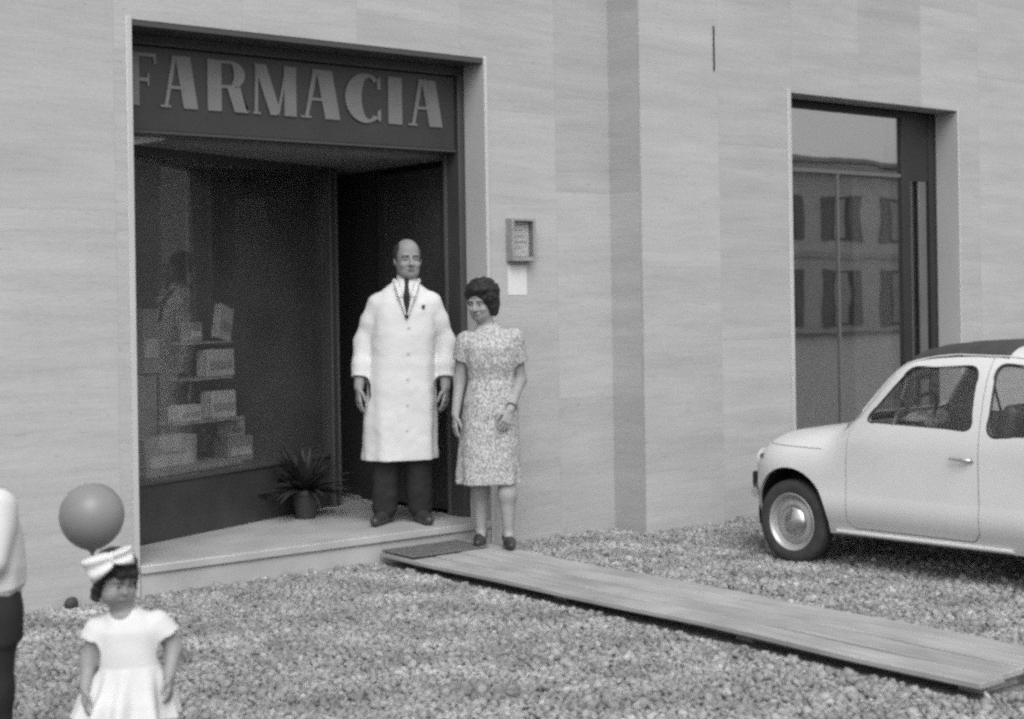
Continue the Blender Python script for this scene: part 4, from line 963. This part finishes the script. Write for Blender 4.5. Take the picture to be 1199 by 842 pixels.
def build_woman():
    r = empty('person', (5.352, -.315, .082), rad(-37), label='dark haired woman in short sleeved speckled dress standing beside the shop doorway', cat='person')
    h = .0046
    HD = Head((-.055, -.03, 1.425), .93, yaw=-.45, pitch=.22)
    F = Field((-.36, -.30, -.02), (.34, .26, 1.64), h)
    HD.build(F)
    F.cone((-.012, .0, 1.24), (-.045, -.012, 1.37), .052, .046, .03)
    F.loft([(.80, 0, 0, .14, .11), (1.0, 0, 0, .115, .09), (1.15, 0, 0, .13, .10), (1.25, 0, 0, .10, .07)], .04)
    SH = [(-.140, .0, 1.205), (.135, .0, 1.215)]
    A1 = [SH[0], (-.182, .035, .975), (-.212, -.03, .775)]; A2 = [SH[1], (.168, .055, .965), (.105, -.125, .80)]
    F.chain(A1, [.045, .037, .024], .025); F.chain(A2, [.047, .039, .025], .025)
    hand(F, A1[2], (-.05, -.15, -1), (.3, -1, 0), (1, .3, 0), .88, .5); hand(F, A2[2], (-.30, -.35, -.85), (-.8, -.4, .2), (-.3, .9, .1), .88, .75)
    FT = [(-.075, .045), (.085, -.075)]
    for x, (ax, ay) in zip((-.075, .075), FT):
        F.chain([(x, 0, .80), ((x+ax)/2, (ay)/2-.01, .44), ((x+2*ax)/3, ay+.012, .30), (ax, ay, .085)], [.082, .055, .052, .030], .03)
        F.cone((ax, ay+.012, .07), (ax+.005, ay-.05, .045), .031, .022, .02)
    F.obj('body', MT['skinw'], r, 0, 1)
    HD.features(r, MT['feature'], MT['lip'], h=.002)
    # bouffant short hair
    F = Field((-.24, -.19, 1.26), (.13, .18, 1.62), .0038); e = HD.ell
    e(F, (0.008, .022, .052), (.098, .106, .094), .01); e(F, (.074, .025, -.005), (.036, .066, .090), .03); e(F, (-.055, .03, .0), (.030, .060, .070), .03); e(F, (.0, .07, -.02), (.075, .05, .08), .03); e(F, (.02, -.055, .098), (.075, .045, .032), .03); e(F, (.078, -.025, .045), (.022, .035, .045), .02)
    for k in range(110):
        a = rng.uniform(0, 2*PI); b = rng.uniform(-.2, 1.4); e(F, (.008+.098*math.cos(a)*math.cos(b), .022+.103*math.sin(a)*math.cos(b), .054+.092*math.sin(b)), (.014, .014, .014), .005)
    e(F, (0, -.09, -.025), (.064, .060, .088), .012, '-')
    F.obj('hair', MT['hair'], r, disp=[(.016, .022, 2), (.006, .008, 1)])
    # dress
    F = Field((-.26, -.26, .32), (.26, .22, 1.34), h)
    fo = folds_fn(6, .045, .85, .37, 1.1, 9, .02)
    F.loft([(.365, -.022, 0, .188, .145), (.5, -.02, 0, .178, .140), (.70, -.012, 0, .168, .130), (.84, -.006, .0, .160, .124), (.97, 0, 0, .136, .104), (1.08, 0, -.008, .150, .118), (1.16, 0, -.01, .152, .118), (1.22, 0, 0, .145, .09), (1.262, -.004, 0, .09, .07), (1.300, -.014, 0, .060, .056)], .025, 2.3, fo)
    for A, tt in ((A1, .56), (A2, .60)):
        s1, e1 = np.array(A[0]), np.array(A[1]); w1 = s1+(e1-s1)*tt
        F.cone(s1+(0, 0, -.004), w1, .062, .064, .025); F.cone(w1+(e1-s1)*.26, w1+(e1-s1)*.14, .075, .075, .002, '-')
    F.cone((-.052, -.150, .86), (-.058, -.172, .36), .003, .008, .006, '-'); F.cone((-.06, -.14, 1.08), (.02, -.135, 1.06), .004, .004, .012, '-'); F.cone((.08, -.12, 1.12), (.13, -.08, 1.02), .005, .004, .012, '-')
    F.obj('dress', MT['print'], r, 0, 1, disp=[(.016, .08, 2)])
    # shoes: low court shoes open on the instep
    for (ax, ay), an in zip(FT, (-.15, .12)):
        F = Field((ax-.12, ay-.21, -.005), (ax+.12, ay+.09, .13), .004); dx, dy = math.sin(an), -math.cos(an)
        F.cone((ax-dx*.05, ay-dy*.05+.0, .05), (ax-dx*.045, ay-dy*.045, .068), .031, .030, .01); F.cone((ax-dx*.04, ay-dy*.04, .045), (ax+dx*.05, ay+dy*.05, .028), .030, .036, .01); F.cone((ax+dx*.05, ay+dy*.05, .028), (ax+dx*.125, ay+dy*.125, .024), .036, .022, .015)
        F.cone((ax-dx*.055, ay-dy*.055, .0), (ax-dx*.055, ay-dy*.055, .04), .012, .016, .006)
        F.loft([(-.006, ax, ay, .2, .3), (0.001, ax, ay, .2, .3)], .001, op='-'); F.obj('shoe', MT['shoe'], r)
    # wrist watch
    bm = bmesh.new(); w = Vector(A2[2])*.9+Vector(A2[1])*.1; d = (Vector(A2[2])-Vector(A2[1])).normalized(); q = d.to_track_quat('Z', 'Y').to_matrix().to_4x4(); lathe(bm, [(.0265, -.006), (.030, -.006), (.030, .006), (.0265, .006)], 24, Matrix.Translation(w) @ q); frombm('watch', bm, MT['feature'], r)
    return r
build_woman()

def build_girl():
    r = empty('person', (1.835, -3.115, 0), rad(-28), label='toddler girl in a white flared dress with a big white bow in her dark hair', cat='person')
    h = .0042
    HD = Head((-.030, -.01, .706), .67, yaw=.60, pitch=.30, roll=.06)
    F = Field((-.24, -.22, -.02), (.24, .20, .86), h)
    HD.build(F, True)
    for q in (-1, 1): HD.ell(F, (q*.040, -.045, -.045), (.034, .036, .034), .03)
    F.cone((0, 0, .56), (-.018, 0, .64), .034, .032, .02)
    F.loft([(.30, 0, 0, .085, .075), (.42, 0, 0, .082, .07), (.54, .0, 0, .08, .06), (.60, 0, 0, .06, .04)], .03)
    A1 = [(-.085, 0, .565), (-.112, -.005, .475), (-.118, -.055, .405)]; A2 = [(.085, 0, .575), (.132, .0, .495), (.120, -.06, .425)]
    F.chain(A1, [.028, .023, .017], .02); F.chain(A2, [.028, .023, .017], .02)
    hand(F, A1[2], (-.05, -.35, -1), (.3, -1, .2), (1, .3, 0), .52, .7, .004); hand(F, A2[2], (.05, -.35, -.9), (-.3, -1, 0), (-1, .3, 0), .52, .8, .004)
    for x in (-.05, .05):
        F.chain([(x, 0, .33), (x, -.005, .19), (x, .005, .05)], [.050, .036, .026], .02); F.cone((x, .0, .04), (x, -.07, .022), .024, .02, .012)
    F.obj('body', MT['skinm'], r, 0, 1)
    HD.features(r, MT['feature'], MT['lip'], h=.0018)
    # curly hair
    F = Field((-.18, -.16, .58), (.13, .14, .86), .0034); e = HD.ell
    e(F, (0, .022, .040), (.084, .098, .088), .01); e(F, (0, .055, -.015), (.078, .06, .075), .03)
    for k in range(90):
        a = rng.uniform(0, 2*PI); b = rng.uniform(-.7, 1.3)
        if math.sin(a) < -.35 and b < .45: continue
        e(F, (.088*math.cos(a)*math.cos(b), .02+.096*math.sin(a)*math.cos(b), .03+.088*math.sin(b)), (.019, .019, .019), .010)
    for sx in (-1, 1):
        for z in (-.07, -.04, 0): e(F, (sx*.083, .0, z), (.024, .026, .024), .01)
    for q in (-.03, 0, .03): e(F, (q, -.083, .062), (.022, .018, .024), .010)
    e(F, (0, -.092, -.030), (.062, .05, .074), .012, '-')
    F.obj('hair', MT['hair'], r, disp=[(.018, .020, 2), (.006, .008, 1)])
    # bow: two big loops and a knot, ribbon round the head
    def bow(sx, c, ln, w, up):
        bm = bmesh.new(); nn = 22; mm = 9; rows = []
        for i in range(nn+1):
            t = i/nn; a = 2*PI*t; xx = ln*(.5-.5*math.cos(a)); yy = .020*math.sin(a); ww = w*(.28+.72*math.sin(PI*min(t, 1-t)*1.0)**.8)
            row = []
            for j in range(mm):
                v = (j/(mm-1)-.5)*2; p = Vector((sx*xx, yy-.006*math.sin(v*5+i*.3), v*ww*.5))
                row.append(bm.verts.new(c+Matrix.Rotation(-sx*up, 3, 'Y') @ p))
            rows.append(row)
        for A, C in zip(rows, rows[1:]):
            for k in range(mm-1): bm.faces.new((A[k], A[k+1], C[k+1], C[k]))
        return bm
    c = Vector((-.034, -.088, .783))
    bo = frombm('bow', bow(-1, c, .082, .074, -.50), MT['girlcloth'], r, smooth=180); md = bo.modifiers.new('s', 'SOLIDIFY'); md.thickness = .003
    b2 = frombm('bow_loop', bow(1, c, .060, .054, .15), MT['girlcloth'], bo, smooth=180); md = b2.modifiers.new('s', 'SOLIDIFY'); md.thickness = .003
    F = Field(np.array(c)-.03, np.array(c)+.03, .003); F.ell(c, (.013, .014, .019), .002); F.obj('bow_knot', MT['girlcloth'], bo)
    # dress
    F = Field((-.24, -.22, .27), (.24, .22, .66), .004)
    F.loft([(.440, 0, 0, .092, .078), (.50, 0, 0, .090, .074), (.56, .0, 0, .088, .066), (.598, 0, 0, .070, .052), (.622, -.006, 0, .045, .038)], .015, 2.3)
    fo = lambda th, Z: .12*np.clip((.46-Z)/.15, 0, 1)**.8*np.sin(11*th+.7*np.sin(3*th))
    F.loft([(.300, -.012, 0, .150, .140), (.36, -.008, 0, .132, .122), (.42, -.002, 0, .108, .095), (.452, 0, 0, .094, .080)], .006, 2.1, fo)
    for A, tt, rr in ((A1, .55, .046), (A2, .68, .048)):
        s1, e1 = np.array(A[0]), np.array(A[1]); w1 = s1+(e1-s1)*tt
        F.cone(s1+(0, 0, -.006), w1, .042, rr, .02); F.cone(w1+(e1-s1)*.42, w1+(e1-s1)*.22, .055, .055, .002, '-')
    F.cone((-.02, -.06, .625), (-.02, .03, .66), .035, .045, .006, '-')
    F.obj('dress', MT['girlcloth'], r, 0, 1, disp=[(.014, .09, 0)])
    for x in (-.05, .05):
        F = Field((x-.06, -.13, -.005), (x+.06, .06, .09), .004); F.cone((x, .012, .03), (x, -.04, .028), .030, .031, .01); F.cone((x, -.04, .028), (x, -.082, .024), .031, .022, .01); F.cone((x, .01, .035), (x, .01, .06), .03, .027, .01); F.loft([(-.006, x, 0, .2, .3), (0.001, x, 0, .2, .3)], .001, op='-'); F.obj('shoe', MT['girlcloth'], r)
    return r
build_girl()

def build_boy():
    r = empty('person', (1.555, -2.635, 0), rad(-75), label='person in white shirt and dark trousers at the left edge of the view', cat='person')
    h = .0055
    HD = Head((0, -.07, 1.09), .82)
    F = Field((-.36, -.26, -.02), (.36, .22, 1.26), h)
    HD.build(F, True); F.cone((0, 0, .92), (0, -.05, 1.03), .042, .04, .02)
    F.loft([(.56, 0, 0, .12, .09), (.75, 0, 0, .115, .085), (.90, 0, 0, .12, .08), (.97, 0, 0, .06, .05)], .03)
    SH = [(-.125, 0, .91), (.125, 0, .91)]; EL = [(-.155, -.05, .75), (.155, -.05, .75)]; WR_ = [(-.08, -.22, .72), (.08, -.22, .72)]
    for A in zip(SH, EL, WR_): F.chain(list(A), [.04, .033, .023], .02)
    for sx, w0 in zip((-1, 1), WR_): hand(F, w0, (-sx*.25, -.9, .1), (-sx, -.6, .3), (-sx, .5, 0), .68, .6, .005)
    for x in (-.075, .075):
        F.chain([(x, 0, .60), (x, -.01, .34), (x, .01, .06)], [.075, .05, .032], .03); F.cone((x, .005, .05), (x, -.10, .03), .032, .025, .02)
    F.obj('body', MT['skinm'], r, 0, 1); HD.features(r, MT['feature'], MT['lip'], h=.0025)
    F = Field((-.13, -.20, .96), (.13, .10, 1.24), .0045); HD.ell(F, (0, .02, .035), (.086, .10, .09), .01); HD.ell(F, (0, .04, -.02), (.08, .075, .06), .02); HD.ell(F, (0, -.092, -.03), (.068, .055, .09), .012, '-'); F.obj('hair', MT['hair'], r)
    F = Field((-.27, -.22, .58), (.27, .20, 1.0), h)
    F.loft([(.615, 0, 0, .148, .118), (.64, 0, 0, .150, .120), (.655, 0, 0, .162, .132), (.72, 0, .0, .165, .130), (.84, 0, 0, .155, .118), (.92, 0, 0, .135, .09), (.965, 0, 0, .075, .06), (.985, 0, 0, .050, .048)], .02, 2.3, folds_fn(7, .03, .95, .62, .3))
    for A in zip(SH, EL): F.chain([A[0], A[1]], [.054, .050], .03)
    F.obj('shirt', MT['shirt'], r, 0, 1, disp=[(.022, .12, 0)])
    F = Field((-.2, -.18, .05), (.2, .18, .66), h)
    for x in (-.075, .075): F.chain([(x, 0, .58), (x, -.01, .34), (x, .01, .09)], [.085, .065, .055], .04)
    F.loft([(.50, 0, 0, .145, .112), (.635, 0, 0, .140, .108)], .04); F.obj('trousers', MT['black'], r, 1)
    for x in (-.075, .075):
        F = Field((x-.08, -.2, -.005), (x+.08, .1, .12), .005); shoe_field(F, x, .01, 0, 0, .21, .038, .06); F.loft([(-.006, x, 0, .2, .3), (0.001, x, 0, .2, .3)], .001, op='-'); F.obj('shoe', MT['shoe'], r)
    return r
build_boy()

# balloon on a string, bobbing behind the little girl
bl = empty('balloon', (2.075, -2.285, .785), 0, label='mid grey round toy balloon floating just behind the little girl', cat='balloon')
bm = bmesh.new(); pr = [(0, .112)]
for k in range(1, 24):
    a = PI*k/24; rr = .111*math.sin(a); z = .112*math.cos(a)-(.012*(k/24)**4); pr.append((rr, z))
pr += [(.012, -.126), (.005, -.131), (.009, -.139), (0, -.138)]
lathe(bm, pr, 48); frombm('balloon_skin', bm, MT['balloon'], bl, smooth=180)
bm = bmesh.new(); pts = [Vector((0, 0, -.137)).lerp(Vector((-.12, -.70, -.36)), t)+Vector((.02*math.sin(t*9), 0, -.03*math.sin(PI*t))) for t in np.linspace(0, 1, 14)]; tube(bm, pts, .0012, 5); frombm('string', bm, MT['paper'], bl)

# ================================================================== LIGHT
W = bpy.data.worlds.new('World'); S.world = W; W.use_nodes = True; nt = W.node_tree
sky = nt.nodes.new('ShaderNodeTexSky'); sky.sky_type = 'NISHITA'; sky.sun_disc = False
SUN = Vector((-.42, -.75, 1.0)).normalized()
sky.sun_elevation = math.asin(SUN.z); sky.sun_rotation = math.atan2(SUN.x, SUN.y); sky.dust_density = 4; sky.air_density = 1.5
bw = nt.nodes.new('ShaderNodeRGBToBW'); nt.links.new(sky.outputs[0], bw.inputs[0]); nt.links.new(bw.outputs[0], nt.nodes['Background'].inputs[0]); nt.nodes['Background'].inputs[1].default_value = .15
sl = bpy.data.lights.new('sun', 'SUN'); sl.energy = .75; sl.angle = rad(40); so = bpy.data.objects.new('sun', sl); COL.objects.link(so); so.rotation_euler = (-SUN).to_track_quat('-Z', 'Y').to_euler(); so.location = (0, -10, 12)

S.view_settings.view_transform = 'Standard'; S.view_settings.look = 'None'; S.view_settings.gamma = 1; S.view_settings.exposure = .45
S.render.engine = 'CYCLES'; S.cycles.use_denoising = False; S.cycles.max_bounces = 8; S.cycles.transparent_max_bounces = 16
S.cycles.filter_width = 2.8; S.cycles.caustics_reflective = False; S.cycles.caustics_refractive = False; S.cycles.sample_clamp_indirect = 4
S.render.resolution_x = 1024; S.render.resolution_y = 719
